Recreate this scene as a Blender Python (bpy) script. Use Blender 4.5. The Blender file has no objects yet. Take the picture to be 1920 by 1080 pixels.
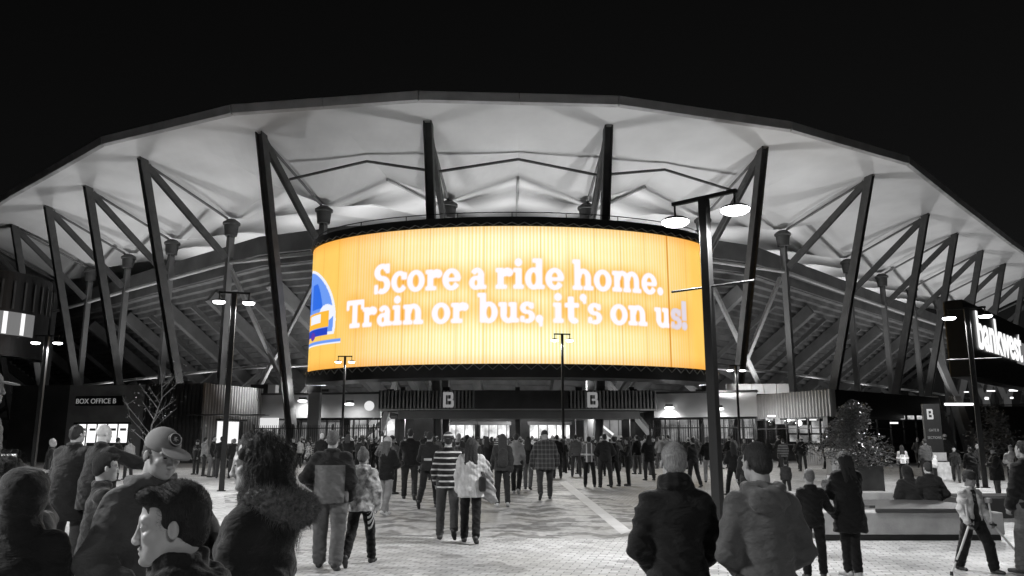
import bpy, math, random
import numpy as np
from mathutils import Vector, Matrix
random.seed(7)
rad = math.radians
scene = bpy.context.scene
COL = scene.collection

# ---------------------------------------------------------------- camera, world, light, exposure
CAM_H, PITCH, FPX = 1.64, rad(10.8), 1480.0
cam_data = bpy.data.cameras.new("camera")
cam_data.lens = FPX / 1920 * 36; cam_data.sensor_width = 36
cam_data.clip_start = 0.05; cam_data.clip_end = 2000
cam = bpy.data.objects.new("camera", cam_data); COL.objects.link(cam)
cam.location = (0, 0, CAM_H); cam.rotation_euler = (rad(90) + PITCH, 0, 0)
scene.camera = cam
world = bpy.data.worlds.new("World"); scene.world = world; world.use_nodes = True
wn = world.node_tree; wn.nodes.clear()
sky = wn.nodes.new("ShaderNodeTexSky"); sky.sky_type = 'NISHITA'; sky.sun_disc = False
sky.sun_elevation = rad(2); sky.sun_rotation = rad(200)
bw = wn.nodes.new("ShaderNodeRGBToBW"); bg = wn.nodes.new("ShaderNodeBackground"); wo = wn.nodes.new("ShaderNodeOutputWorld")
wn.links.new(sky.outputs[0], bw.inputs[0]); wn.links.new(bw.outputs[0], bg.inputs[0]); wn.links.new(bg.outputs[0], wo.inputs[0])
bg.inputs[1].default_value = 0.0035
moon_d = bpy.data.lights.new("moon", 'SUN'); moon_d.energy = 0.03; moon_d.angle = rad(0.5)
moon = bpy.data.objects.new("moon", moon_d); COL.objects.link(moon); moon.rotation_euler = (rad(50), 0, rad(160))
scene.view_settings.view_transform = 'Standard'; scene.view_settings.look = 'None'
scene.view_settings.exposure = 0.0; scene.view_settings.gamma = 1.0
scene.cycles.max_bounces = 4; scene.cycles.diffuse_bounces = 2; scene.cycles.glossy_bounces = 2
scene.cycles.sample_clamp_indirect = 3.0; scene.cycles.use_denoising = True

SP, CP = math.sin(PITCH), math.cos(PITCH)
def ray(px, py):
    u = (px - 960) / FPX; v = (540 - py) / FPX
    return Vector((u, CP - v * SP, SP + v * CP))
def atY(px, py, Y):
    r = ray(px, py); return Vector((0, 0, CAM_H)) + r * (Y / r.y)
def atZ(px, py, Z):
    r = ray(px, py); return Vector((0, 0, CAM_H)) + r * ((Z - CAM_H) / r.z)

# ---------------------------------------------------------------- materials
MATS = {}
def nodes_of(name):
    m = bpy.data.materials.new(name); m.use_nodes = True
    nt = m.node_tree; b = nt.nodes["Principled BSDF"]
    return m, nt, b
def mat(name, g, rough=0.7, bump=0.0, bscale=40.0, var=0.15, vscale=6.0, metal=0.0, stretch=(1, 1, 1), world_co=False, sheen=0.0):
    if name in MATS: return MATS[name]
    m, nt, b = nodes_of(name)
    b.inputs["Roughness"].default_value = rough; b.inputs["Metallic"].default_value = metal
    if sheen: b.inputs["Sheen Weight"].default_value = sheen
    tc = nt.nodes.new("ShaderNodeTexCoord"); mp = nt.nodes.new("ShaderNodeMapping")
    mp.inputs["Scale"].default_value = stretch
    if world_co:
        ge = nt.nodes.new("ShaderNodeNewGeometry"); nt.links.new(ge.outputs["Position"], mp.inputs[0])
    else:
        nt.links.new(tc.outputs["Object"], mp.inputs[0])
    n = nt.nodes.new("ShaderNodeTexNoise"); n.inputs["Scale"].default_value = vscale; n.inputs["Detail"].default_value = 5
    nt.links.new(mp.outputs[0], n.inputs[0])
    r = nt.nodes.new("ShaderNodeMapRange"); r.inputs[1].default_value = 0.3; r.inputs[2].default_value = 0.7
    r.inputs[3].default_value = g * (1 - var); r.inputs[4].default_value = g * (1 + var)
    nt.links.new(n.outputs[0], r.inputs[0]); nt.links.new(r.outputs[0], b.inputs["Base Color"])
    if bump:
        n2 = nt.nodes.new("ShaderNodeTexNoise"); n2.inputs["Scale"].default_value = bscale; n2.inputs["Detail"].default_value = 6
        nt.links.new(mp.outputs[0], n2.inputs[0])
        bp = nt.nodes.new("ShaderNodeBump"); bp.inputs["Strength"].default_value = bump; bp.inputs["Distance"].default_value = 0.02
        nt.links.new(n2.outputs[0], bp.inputs["Height"]); nt.links.new(bp.outputs[0], b.inputs["Normal"])
    MATS[name] = m; return m
def emis(name, g, strength=1.0, col=None, tex=None):
    if name in MATS: return MATS[name]
    m, nt, b = nodes_of(name)
    b.inputs["Base Color"].default_value = (0.05, 0.05, 0.05, 1); b.inputs["Roughness"].default_value = 0.5
    b.inputs["Emission Color"].default_value = (g, g, g, 1) if col is None else (*col, 1)
    b.inputs["Emission Strength"].default_value = strength
    if tex:
        tc = nt.nodes.new("ShaderNodeTexCoord"); n = nt.nodes.new("ShaderNodeTexNoise")
        mp = nt.nodes.new("ShaderNodeMapping"); mp.inputs["Scale"].default_value = tex
        nt.links.new(tc.outputs["Object"], mp.inputs[0]); nt.links.new(mp.outputs[0], n.inputs[0])
        n.inputs["Scale"].default_value = 1.0; n.inputs["Detail"].default_value = 3
        r = nt.nodes.new("ShaderNodeMapRange"); r.inputs[1].default_value = 0.35; r.inputs[2].default_value = 0.62
        r.inputs[3].default_value = g * 0.25; r.inputs[4].default_value = g
        nt.links.new(n.outputs[0], r.inputs[0]); nt.links.new(r.outputs[0], b.inputs["Emission Color"])
    MATS[name] = m; return m
def glass_mat():
    if "glass" in MATS: return MATS["glass"]
    m, nt, b = nodes_of("glass")
    t = nt.nodes.new("ShaderNodeBsdfTransparent"); t.inputs[0].default_value = (0.75, 0.75, 0.75, 1)
    g = nt.nodes.new("ShaderNodeBsdfGlossy"); g.inputs["Roughness"].default_value = 0.05
    mx = nt.nodes.new("ShaderNodeMixShader"); mx.inputs[0].default_value = 0.08
    nt.links.new(t.outputs[0], mx.inputs[1]); nt.links.new(g.outputs[0], mx.inputs[2])
    nt.links.new(mx.outputs[0], nt.nodes["Material Output"].inputs[0])
    MATS["glass"] = m; return m
M_STEEL = mat("painted_steel", 0.085, 0.65, 0.05, 30, 0.2, 1.5)
M_STEEL_D = mat("dark_steel", 0.03, 0.45, 0.05, 30, 0.2, 1.5)
M_COLUMN = mat("column_paint", 0.17, 0.7, 0.05, 20, 0.12, 0.8)
M_MEMB = mat("roof_membrane", 0.68, 0.65, 0.0, 1, 0.07, 0.35, world_co=True)
M_FASCIA = mat("fascia_metal", 0.55, 0.6, 0.02, 10, 0.2, 0.6)
M_CONC = mat("bowl_concrete", 0.17, 0.85, 0.2, 6, 0.3, 0.7, world_co=True)
M_CONC_D = mat("rim_concrete", 0.11, 0.85, 0.2, 6, 0.25, 0.5, world_co=True)
M_CLAD = mat("dark_cladding", 0.05, 0.5, 0.05, 20, 0.25, 1.0)
M_CLAD_L = mat("light_cladding", 0.45, 0.5, 0.03, 20, 0.12, 0.6)
M_CORR = mat("corrugated_metal", 0.30, 0.4, 0.03, 20, 0.15, 1.0)
M_WALL_G = mat("grey_render", 0.28, 0.8, 0.1, 20, 0.2, 1.0)
M_BLACK = mat("black_frame", 0.012, 0.4)
M_WHITE = mat("white_paint", 0.75, 0.5, 0, 1, 0.05)
M_SEATC = mat("seat_concrete", 0.36, 0.8, 0.25, 30, 0.22, 3.0)
M_LAMPPOST = mat("lamp_post_paint", 0.008, 0.55, 0, 1, 0.1)
M_TIMBER = mat("dark_timber", 0.06, 0.6, 0.2, 20, 0.4, 4.0, stretch=(1, 12, 12))

# ---------------------------------------------------------------- object helpers
def tag(o, label=None, cat=None, group=None, kind=None):
    if label: o["label"] = label
    if cat: o["category"] = cat
    if group: o["group"] = group
    if kind: o["kind"] = kind
    return o
def empty(name, loc=(0, 0, 0), rz=0.0, label=None, cat=None, group=None):
    o = bpy.data.objects.new(name, None); COL.objects.link(o)
    o.location = loc; o.rotation_euler = (0, 0, rz); o.empty_display_size = 0.3
    return tag(o, label, cat, group)
class MB:
    """collects geometry (world or local coordinates) for ONE mesh object"""
    def __init__(s): s.v = []; s.f = []
    def add(s, vs, fs):
        k = len(s.v); s.v += [tuple(v) for v in vs]; s.f += [tuple(i + k for i in f) for f in fs]; return s
    def box(s, x0, y0, z0, x1, y1, z1):
        return s.add([(x0,y0,z0),(x1,y0,z0),(x1,y1,z0),(x0,y1,z0),(x0,y0,z1),(x1,y0,z1),(x1,y1,z1),(x0,y1,z1)],
                     [(0,3,2,1),(4,5,6,7),(0,1,5,4),(1,2,6,5),(2,3,7,6),(3,0,4,7)])
    def frame(s, a, b, up):
        a = Vector(a); b = Vector(b); w = (b - a).normalized()
        u = Vector(up); u = (u - w * u.dot(w)).normalized(); r = w.cross(u).normalized()
        return a, b, w, u, r
    def extr(s, a, b, prof, up=(0, 0, 1)):
        a, b, w, u, r = s.frame(a, b, up); n = len(prof)
        vs = [a + r * x + u * y for x, y in prof] + [b + r * x + u * y for x, y in prof]
        fs = [(i, (i + 1) % n, n + (i + 1) % n, n + i) for i in range(n)] + [tuple(range(n - 1, -1, -1)), tuple(range(n, 2 * n))]
        return s.add(vs, fs)
    def beam(s, a, b, w, h, up=(0, 0, 1)):
        return s.extr(a, b, [(-w/2,-h/2),(w/2,-h/2),(w/2,h/2),(-w/2,h/2)], up)
    def hbeam(s, a, b, w, h, up=(0, 0, 1), t=0.07):
        # flanges at +-w/2, web between
        return s.extr(a, b, [(-w/2,-h/2),(-w/2+t,-h/2),(-w/2+t,-t/2),(w/2-t,-t/2),(w/2-t,-h/2),(w/2,-h/2),
                             (w/2,h/2),(w/2-t,h/2),(w/2-t,t/2),(-w/2+t,t/2),(-w/2+t,h/2),(-w/2,h/2)], up)
    def tube(s, a, b, ra, rb=None, n=12, up=(0.1, 0.2, 1)):
        rb = ra if rb is None else rb
        if abs((Vector(b) - Vector(a)).normalized().dot(Vector(up).normalized())) > 0.95: up = (1, 0, 0)
        a, b, w, u, r = s.frame(a, b, up)
        vs = []
        for c, q in ((a, ra), (b, rb)):
            vs += [c + (r * math.cos(2*math.pi*i/n) + u * math.sin(2*math.pi*i/n)) * q for i in range(n)]
        return s.add(vs, [(i, (i+1) % n, n + (i+1) % n, n + i) for i in range(n)] + [tuple(range(n-1,-1,-1)), tuple(range(n, 2*n))])
    def lathe(s, c, prof, n=20):
        c = Vector(c); vs = []
        for r, z in prof: vs += [c + Vector((r*math.cos(2*math.pi*i/n), r*math.sin(2*math.pi*i/n), z)) for i in range(n)]
        m = len(prof)
        fs = [(k*n+i, k*n+(i+1) % n, (k+1)*n+(i+1) % n, (k+1)*n+i) for k in range(m-1) for i in range(n)]
        return s.add(vs, fs + [tuple(range(n-1,-1,-1)), tuple(range((m-1)*n, m*n))])
    def wall(s, a, b, z0, z1, th=0.2):
        """upright slab from plan point a to plan point b; thickness goes to the left of a->b"""
        a = Vector((a[0], a[1])); b = Vector((b[0], b[1])); d = (b - a).normalized(); n = Vector((-d.y, d.x)) * th
        p = [a, b, b + n, a + n]
        return s.add([(q.x, q.y, z0) for q in p] + [(q.x, q.y, z1) for q in p],
                     [(0,3,2,1),(4,5,6,7),(0,1,5,4),(1,2,6,5),(2,3,7,6),(3,0,4,7)])
    def corr(s, a, b, z0, z1, pitch=0.2, dep=0.06):
        """ribbed sheet standing proud (to the right of a->b)"""
        a = Vector((a[0], a[1])); b = Vector((b[0], b[1])); L = (b - a).length; d = (b - a) / L; n = Vector((d.y, -d.x))
        k = max(1, int(L / pitch)); pitch = L / k; pts = []
        for i in range(k):
            o = i * pitch
            for fr, h in ((0, 0), (0.35, 0), (0.5, dep), (0.85, dep)): pts.append(a + d * (o + fr * pitch) + n * h)
        pts.append(b); m = len(pts)
        return s.add([(p.x, p.y, z0) for p in pts] + [(p.x, p.y, z1) for p in pts], [(i, i+1, m+i+1, m+i) for i in range(m-1)])
    def build(s, name, material, parent=None, smooth=False, loc=None, bevel=0.0):
        me = bpy.data.meshes.new(name); me.from_pydata(s.v, [], s.f); me.update()
        o = bpy.data.objects.new(name, me); COL.objects.link(o)
        me.materials.append(material)
        if smooth: me.polygons.foreach_set("use_smooth", [True] * len(me.polygons))
        if parent is not None:
            o.parent = parent
        if bevel:
            bm = o.modifiers.new("bevel", 'BEVEL'); bm.width = bevel; bm.segments = 2; bm.limit_method = 'ANGLE'
        return o
def rel(parent, o):
    """o was modelled in world coordinates: keep it there under an Empty that is not at the origin"""
    o.matrix_parent_inverse = Matrix.Translation(-parent.location) if parent.rotation_euler.z == 0 else parent.matrix_world.inverted()
    return o
def text_mesh(txt, size, depth, bold=0.0):
    cu = bpy.data.curves.new("lettering", 'FONT'); cu.body = txt; cu.size = size; cu.extrude = depth; cu.offset = bold
    cu.align_x = 'CENTER'
    t = bpy.data.objects.new("lettering", cu); COL.objects.link(t)
    bpy.context.view_layer.update()
    me = bpy.data.meshes.new_from_object(t.evaluated_get(bpy.context.evaluated_depsgraph_get()))
    bpy.data.objects.remove(t); return me
def lettering(name, txt, size, loc, rot, material, parent, depth=0.02, bold=0.0):
    me = text_mesh(txt, size, depth, bold); me.materials.clear(); me.materials.append(material)
    o = bpy.data.objects.new(name, me); COL.objects.link(o); o.location = loc; o.rotation_euler = rot; o.parent = parent
    return o
def lamp(name, kind, loc, power, target=None, radius=0.1, angle=150, blend=0.6, parent=None):
    l = bpy.data.lights.new(name, kind); l.energy = power
    if kind in ('POINT', 'SPOT'): l.shadow_soft_size = radius
    if kind == 'SPOT': l.spot_size = rad(angle); l.spot_blend = blend
    o = bpy.data.objects.new(name, l); COL.objects.link(o); o.location = loc
    if target is not None:
        o.rotation_euler = (Vector(target) - Vector(loc)).to_track_quat('-Z', 'Y').to_euler()
    if parent is not None: o.parent = parent
    return o

# ================================================================= GROUND
def ground_mat(name, kind):
    m, nt, b = nodes_of(name); N = nt.nodes; Lk = nt.links
    ge = N.new("ShaderNodeNewGeometry"); mp = N.new("ShaderNodeMapping"); Lk.new(ge.outputs["Position"], mp.inputs[0])
    b.inputs["Roughness"].default_value = 0.6
    def brick(scale, rot, c1, c2, mortar, w=0.5, h=0.25, off=0.5, ms=0.025):
        q = N.new("ShaderNodeMapping"); q.inputs["Rotation"].default_value = (0, 0, rad(rot)); Lk.new(ge.outputs["Position"], q.inputs[0])
        t = N.new("ShaderNodeTexBrick"); Lk.new(q.outputs[0], t.inputs[0]); t.inputs["Scale"].default_value = scale
        t.inputs["Color1"].default_value = (c1,)*3 + (1,); t.inputs["Color2"].default_value = (c2,)*3 + (1,); t.inputs["Mortar"].default_value = (mortar,)*3 + (1,)
        t.inputs["Brick Width"].default_value = w; t.inputs["Row Height"].default_value = h; t.inputs["Mortar Size"].default_value = ms
        t.offset = off; return t
    n1 = N.new("ShaderNodeTexNoise"); n1.inputs["Scale"].default_value = 0.5; n1.inputs["Detail"].default_value = 6; Lk.new(ge.outputs["Position"], n1.inputs[0])
    n2 = N.new("ShaderNodeTexNoise"); n2.inputs["Scale"].default_value = 9; n2.inputs["Detail"].default_value = 4; Lk.new(ge.outputs["Position"], n2.inputs[0])
    def math_(op, a, c=None, **kw):
        x = N.new("ShaderNodeMath"); x.operation = op
        for i, q in enumerate((a, c)):
            if q is None: continue
            if isinstance(q, (int, float)): x.inputs[i].default_value = q
            else: Lk.new(q, x.inputs[i])
        return x.outputs[0]
    def rng(src, a, c, lo, hi):
        r = N.new("ShaderNodeMapRange"); Lk.new(src, r.inputs[0])
        for i, q in enumerate((a, c, lo, hi)): r.inputs[i + 1].default_value = q
        return r.outputs[0]
    if kind == 'pale':
        t = brick(1.0, 14, 0.55, 0.38, 0.15, 0.22, 0.11, 0.5, 0.008)
        bwn = N.new("ShaderNodeRGBToBW"); Lk.new(t.outputs[0], bwn.inputs[0]); base = bwn.outputs[0]
        # darker stones here and there
        v = N.new("ShaderNodeTexVoronoi"); v.inputs["Scale"].default_value = 3.2; Lk.new(ge.outputs["Position"], v.inputs[0])
        s = N.new("ShaderNodeSeparateColor"); Lk.new(v.outputs["Color"], s.inputs[0])
        base = math_('MULTIPLY', base, rng(s.outputs[0], 0.0, 0.2, 0.6, 1.0))
    elif kind == 'herring':
        t = brick(1.0, 45, 0.48, 0.36, 0.22, 0.22, 0.11, 0.5, 0.008)
        t2 = brick(1.0, -45, 0.25, 0.11, 0.08, 0.22, 0.11, 0.5, 0.008)
        sp = N.new("ShaderNodeSeparateXYZ"); Lk.new(ge.outputs["Position"], sp.inputs[0])
        pp = math_('PINGPONG', sp.outputs[0], 0.55)
        zz = math_('ADD', sp.outputs[1], math_('MULTIPLY', pp, 1.1))
        n4 = N.new("ShaderNodeTexNoise"); n4.inputs["Scale"].default_value = 1.6; n4.inputs["Detail"].default_value = 5; Lk.new(ge.outputs["Position"], n4.inputs[0])
        zz = math_('ADD', zz, math_('MULTIPLY', n2.outputs[0], 0.6)); zz = math_('ADD', zz, math_('MULTIPLY', n4.outputs[0], 2.6))
        wv = math_('SINE', math_('MULTIPLY', zz, 5.2))
        fac = rng(math_('ADD', wv, rng(n1.outputs[0], 0.3, 0.7, -1.6, 1.2)), -0.4, 0.4, 0.0, 1.0)
        mx = N.new("ShaderNodeMix"); mx.data_type = 'RGBA'; Lk.new(fac, mx.inputs[0]); Lk.new(t.outputs[0], mx.inputs[6]); Lk.new(t2.outputs[0], mx.inputs[7])
        bwn = N.new("ShaderNodeRGBToBW"); Lk.new(mx.outputs[2], bwn.inputs[0]); base = bwn.outputs[0]
    else:
        t = brick(1.0, 0, 0.30, 0.24, 0.12, 0.60, 0.30, 0.5, 0.02)
        bwn = N.new("ShaderNodeRGBToBW"); Lk.new(t.outputs[0], bwn.inputs[0]); base = bwn.outputs[0]
    base = math_('MULTIPLY', base, rng(n1.outputs[0], 0.3, 0.7, 0.78, 1.15))
    base = math_('MULTIPLY', base, rng(n2.outputs[0], 0.3, 0.7, 0.88, 1.1))
    vg = N.new("ShaderNodeTexVoronoi"); vg.inputs["Scale"].default_value = 2.1; Lk.new(ge.outputs["Position"], vg.inputs[0])
    base = math_('MULTIPLY', base, rng(vg.outputs["Distance"], 0.035, 0.06, 0.45, 1.0))
    n3 = N.new("ShaderNodeTexNoise"); n3.inputs["Scale"].default_value = 1.7; n3.inputs["Detail"].default_value = 8; n3.inputs["Distortion"].default_value = 1.0; Lk.new(ge.outputs["Position"], n3.inputs[0])
    base = math_('MULTIPLY', base, rng(n3.outputs[0], 0.60, 0.72, 1.0, 0.66))
    Lk.new(base, b.inputs["Base Color"])
    bp = N.new("ShaderNodeBump"); bp.inputs["Strength"].default_value = 0.4; bp.inputs["Distance"].default_value = 0.01
    Lk.new(base, bp.inputs["Height"]); Lk.new(bp.outputs[0], b.inputs["Normal"])
    Lk.new(rng(n1.outputs[0], 0.3, 0.7, 0.45, 0.75), b.inputs["Roughness"])
    return m
def sheet(name, pts, z, m):
    o = MB().add([(p[0], p[1], z) for p in pts], [tuple(range(len(pts)))]).build(name, m)
    tag(o, kind="structure"); return o
M_PALE = ground_mat("pale_pavers", 'pale'); M_HERR = ground_mat("herringbone_pavers", 'herring'); M_GREY = ground_mat("grey_pavers", 'grey')
sheet("ground", [(-600,-300),(600,-300),(600,900),(-600,900)], 0.0, M_GREY)
sheet("plaza_paving", [(-40,-12),(40,-12),(40,46),(-40,46)], 0.004, M_PALE)
def G(px, py): p = atZ(px, py, 0); return (p.x, p.y)
sheet("herringbone_paving", [G(430,1000), G(1140,1012), G(1290,985), G(1010,890), G(700,890), G(420,930)], 0.008, M_HERR)
sheet("paving_line", [G(1165,1003), G(1183,996), G(1062,903), G(1048,905)], 0.012, mat("line_stone", 0.52, 0.6, 0.1, 20, 0.1, 3, world_co=True))
# ================================================================= STADIUM
TZ = 24.0
tip_px = [(27,422),(90,387),(165,350),(268,298),(490,250),(803,230),(1140,238),(1430,278),(1630,330),(1735,402),(1790,438),(1838,470),(1880,495)]
nL = Vector((0.66, 0.75, 0)); nR = Vector((-0.727, 0.686, 0))
norms = [nL, nL, nL, nL, Vector((.38,.92,0)), Vector((.11,.99,0)), Vector((-.11,.99,0)), Vector((-.38,.92,0)), nR, nR, nR, nR, nR]
tips = [atZ(x, y, TZ) for x, y in tip_px]
# frames continue along both straight sides, out of the picture
dL = (tips[0] - tips[3]) / 3; dR = (tips[11] - tips[8]) / 3
for k in range(1, 4):
    t0 = tips[3] + dL * (3 + k); tips.insert(0, Vector((t0.x, t0.y, TZ))); norms.insert(0, nL)
for k in range(1, 3):
    t0 = tips[-1] + dR; tips.append(Vector((t0.x, t0.y, TZ))); norms.append(nR)
norms = [n.normalized() for n in norms]
NF = len(tips); C0 = 8   # index of the frame just left of the axis
def P(i, t, z=0.0):
    p = tips[i] + norms[i] * t; return Vector((p.x, p.y, z))
def Pm(i, t, z=0.0, f=0.5):
    p = (tips[i] + norms[i] * t) * (1 - f) + (tips[i+1] + norms[i+1] * t) * f; return Vector((p.x, p.y, z))
stadium = empty("stadium", (0, 75, 0), 0, "large stadium with a white folded roof on dark steel struts, rising behind the gate", "stadium")
def SP_(o): return rel(stadium, o)
zf = ([-3, 0, 8.1, 9.5, 16, 32], [24.35, 24.05, 20.75, 20.9, 23.0, 25.0])
zm = ([-3, 4, 8.1, 14, 32], [24.35, 23.5, 22.9, 23.6, 25.6])
EDGE = -3.0
def roof_pt(i, f, t, dz=0.0):
    a = (24.4 - 3.65 * ((t + 3) / 11.1) ** 1.6) if t <= 8.1 else np.interp(t, *zf); b = np.interp(t, *zm); w = 1 - abs(2*f - 1)
    p = Pm(i, t, 0, f); return (p.x, p.y, a + (b - a) * w + dz)
ts = [EDGE, -2, -1, 0, 1, 2, 3, 4, 5, 6, 7, 7.6, 8.1, 8.6, 9.5, 11, 13, 16, 20, 26, 32]
NS = 16
roof = MB()
for i in range(NF - 1):
    vs = []; fs = []
    for dz in (0, 0.35):
        for t in ts:
            for s in range(NS + 1): vs.append(roof_pt(i, s / NS, t, dz))
    W = NS + 1; T = len(ts); o2 = W * T
    for a in range(T - 1):
        for s in range(NS):
            q = (a*W+s, a*W+s+1, (a+1)*W+s+1, (a+1)*W+s)
            fs.append(q[::-1]); fs.append(tuple(k + o2 for k in q))
    for s in range(NS):
        fs.append(((T-1)*W+s, (T-1)*W+s+1, o2+(T-1)*W+s+1, o2+(T-1)*W+s))
    roof.add(vs, fs)
roof_o = SP_(roof.build("roof", M_MEMB, stadium))
fa = MB()
for i in range(NF - 1):
    a = P(i, EDGE - 0.02); b = P(i + 1, EDGE - 0.02); m = (a + b) / 2
    for p, q in ((a, m), (m, b)):
        d = (q - p).normalized(); n = Vector((d.y, -d.x, 0))
        if n.dot(norms[i]) > 0: n = -n
        z0, z1 = 24.2, 25.05
        vs = []
        for c in (p + d * 0.02, q - d * 0.02):
            vs += [c + Vector((0,0,z0)), c + n*0.25 + Vector((0,0,z0+0.12)), c + n*0.35 + Vector((0,0,z1-0.15)), c + n*0.1 + Vector((0,0,z1)), c + Vector((0,0,z1))]
        fa.add(vs, [(k, (k+1) % 5, 5+(k+1) % 5, 5+k) for k in range(5)] + [(4,3,2,1,0), (5,6,7,8,9)])
fo = fa.build("fascia", M_FASCIA, roof_o)

# struts, braces, columns with capitals
for i in range(NF):
    n = norms[i]; tz = 23.9; tan = Vector((-n.y, n.x, 0))
    top = P(i, 0, tz); foot = P(i, 5.9, 0.0)
    SP_(MB().hbeam(foot, top + (top - foot).normalized() * 0.7, 0.62, 0.62, up=n, t=0.09).build("strut", M_STEEL, stadium))
    node = P(i, 8.1, 16.9)
    SP_(MB().hbeam(top - n * -0.35 - Vector((0,0,0.4)), P(i, 7.75, 17.1), 0.42, 0.5, up=n, t=0.07).build("brace", M_STEEL, stadium))
    # light edge of roof valley beam from tip to capital
    SP_(MB().tube(P(i, 0.6, 23.55), P(i, 7.7, 20.6), 0.11).build("valley_tube", M_COLUMN, stadium))
    c = SP_(MB().beam(P(i, 8.1, 0), P(i, 8.1, 19.3), 0.5, 0.5, up=n).build("column", M_COLUMN, stadium))
    cap = MB().lathe(P(i, 8.1, 0), [(0.3, 18.9), (0.3, 19.1), (0.52, 19.12), (0.62, 20.08), (0.74, 20.12), (0.74, 20.3), (0.35, 20.6)], 20)
    cap.build("capital", M_STEEL, c)
    rk = MB()
    # raker under the seating bowl
    rk.beam(P(i, 12.4, 15.6), P(i, 27.0, 5.0), 0.75, 1.2)
    SP_(rk.build("raker_beam", mat("raker_concrete", 0.21, 0.8, 0.1, 5, 0.2, 0.6), stadium))
for i in range(NF - 1):
    SP_(MB().tube(P(i, 8.1, 16.7), P(i+1, 8.1, 16.7), 0.17).build("tie_tube", mat("tie_paint", 0.42, 0.5, 0, 1, 0.1), stadium))
    SP_(MB().tube(P(i, 9.5, 7.6), P(i+1, 9.5, 7.6), 0.13).build("tie_tube", mat("tie_paint", 0.42), stadium))
    SP_(MB().beam(Pm(i, 13.0, 15.2), Pm(i, 26, 5.7), 0.22, 0.5).build("raker_beam", mat("raker_concrete", 0.21), stadium))
    if i not in (C0,):
        SP_(MB().beam(Pm(i, 8.6, 2.0, .5), Pm(i, 17.5, 8.6, .25), 0.4, 0.5).build("prop_beam", M_COLUMN, stadium))
# crossed bracing beside the big screen
for i in (C0 - 2, C0 - 1, C0 + 1, C0 + 2):
    if i in (C0 - 1, C0 + 1): continue
    SP_(MB().beam(P(i, 8.3, 16.2), Pm(i, 8.6, 4.6, .72 if i < C0 else .74), 0.3, 0.3).build("cross_brace", mat("tie_paint", 0.42), stadium))
    SP_(MB().beam(P(i+1, 8.6, 16.2), Pm(i, 8.9, 4.6, .26 if i < C0 else .28), 0.3, 0.3).build("cross_brace", mat("tie_paint", 0.42), stadium))
# bowl rim and stepped underside
rim = MB(); bowl = MB()
def loop(t, z): return [P(i, t, z) for i in range(NF)]
def strip(mb, prof):
    """prof: (t, z) list swept along all frames"""
    m = len(prof); vs = []
    for i in range(NF):
        for t, z in prof: vs.append(P(i, t, z))
    fs = [(i*m+k, i*m+(k+1) % m, (i+1)*m+(k+1) % m, (i+1)*m+k) for i in range(NF-1) for k in range(m)]
    mb.add(vs, fs)
strip(rim, [(10.9, 17.9), (10.9, 19.6), (11.2, 19.6), (11.2, 17.9)])
strip(rim, [(11.3, 17.0), (11.3, 17.95), (12.3, 17.95), (12.3, 17.0)])
SP_(rim.build("bowl_rim", M_CONC_D, stadium))
prof = []; t, z = 11.6, 16.9
for k in range(24):
    prof.append((t, z)); t += 0.68; prof.append((t, z)); z -= 0.5
prof.append((t, z)); prof += [(t + 0.6, z), (t + 0.6, z + 1.2), (12.0, 18.0), (11.6, 17.6)]
strip(bowl, prof)
SP_(bowl.build("seating_bowl", M_CONC, stadium))
inner = MB(); strip(inner, [(24, 0), (24, 6.2), (24.3, 6.2), (24.3, 0)])
SP_(inner.build("concourse_wall", mat("concourse_wall", 0.06, 0.8, 0.1, 3, 0.4, 0.7, world_co=True), stadium))
slab = MB(); strip(slab, [(15, 4.55), (15, 4.9), (24, 4.9), (24, 4.55)])
SP_(slab.build("concourse_soffit", mat("soffit", 0.25, 0.8, 0.05, 3, 0.2, 0.5), stadium))

# uplights on the rim and behind the capitals, floodlights on the low roofs, partly added
def fixture(name, loc, target, power, angle=150, radius=0.3):
    o = MB().box(-0.25, -0.12, -0.18, 0.25, 0.12, 0.0).build("floodlight", M_BLACK, stadium)
    o.location = Vector(loc) - stadium.location - Vector((0, 0, 0.25))
    lamp("floodlight_lamp", 'SPOT', loc, power, target, radius, angle, 1.0)
for i in range(3, NF - 1):
    far = 1.0
    fixture("f", Pm(i, 12.6, 18.7), Pm(i, 14.5, 25), 700, 125)
    fixture("f", Pm(i, 20, 19.0), Pm(i, 21, 27), 1000, 140)
    fixture("f", Pm(i, 6.6, 4.8), Pm(i, 1.5, 24.0), 4400 if 6 <= i <= 10 else 3500, 120)
for sg in (-1, 1):     # added floods raking the struts, in place of the big screen's own light
    fixture("f", Vector((sg*13.5, 57.5, 5.4)), Vector((sg*38, 66, 9.5)), 9000, 62)
    fixture("f", Vector((sg*9.0, 59.0, 5.5)), Vector((sg*20, 60, 11)), 2500, 70)
for i in range(3, NF - 2):
    if i != C0: fixture("f", Pm(i, 9.5, 4.9), Pm(i, 16, 13), 900, 150)  # floods added to brighten the stepped underside of the bowl
for i in (C0 - 1, C0, C0 + 1):    # ridge members under the membrane
    a, b_, m_ = P(i, 3.5, 21.5), P(i + 1, 3.5, 21.5), Pm(i, 4.2, 22.9)
    SP_(MB().tube(a, m_, .11).build("ridge_tube", M_STEEL, stadium)); SP_(MB().tube(m_, b_, .11).build("ridge_tube", M_STEEL, stadium))
    SP_(MB().tube(Pm(i, 8.2, 22.7), Pm(i, 31, 25.25), .12).build("ridge_tube", mat("tie_paint", 0.42), stadium))

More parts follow.
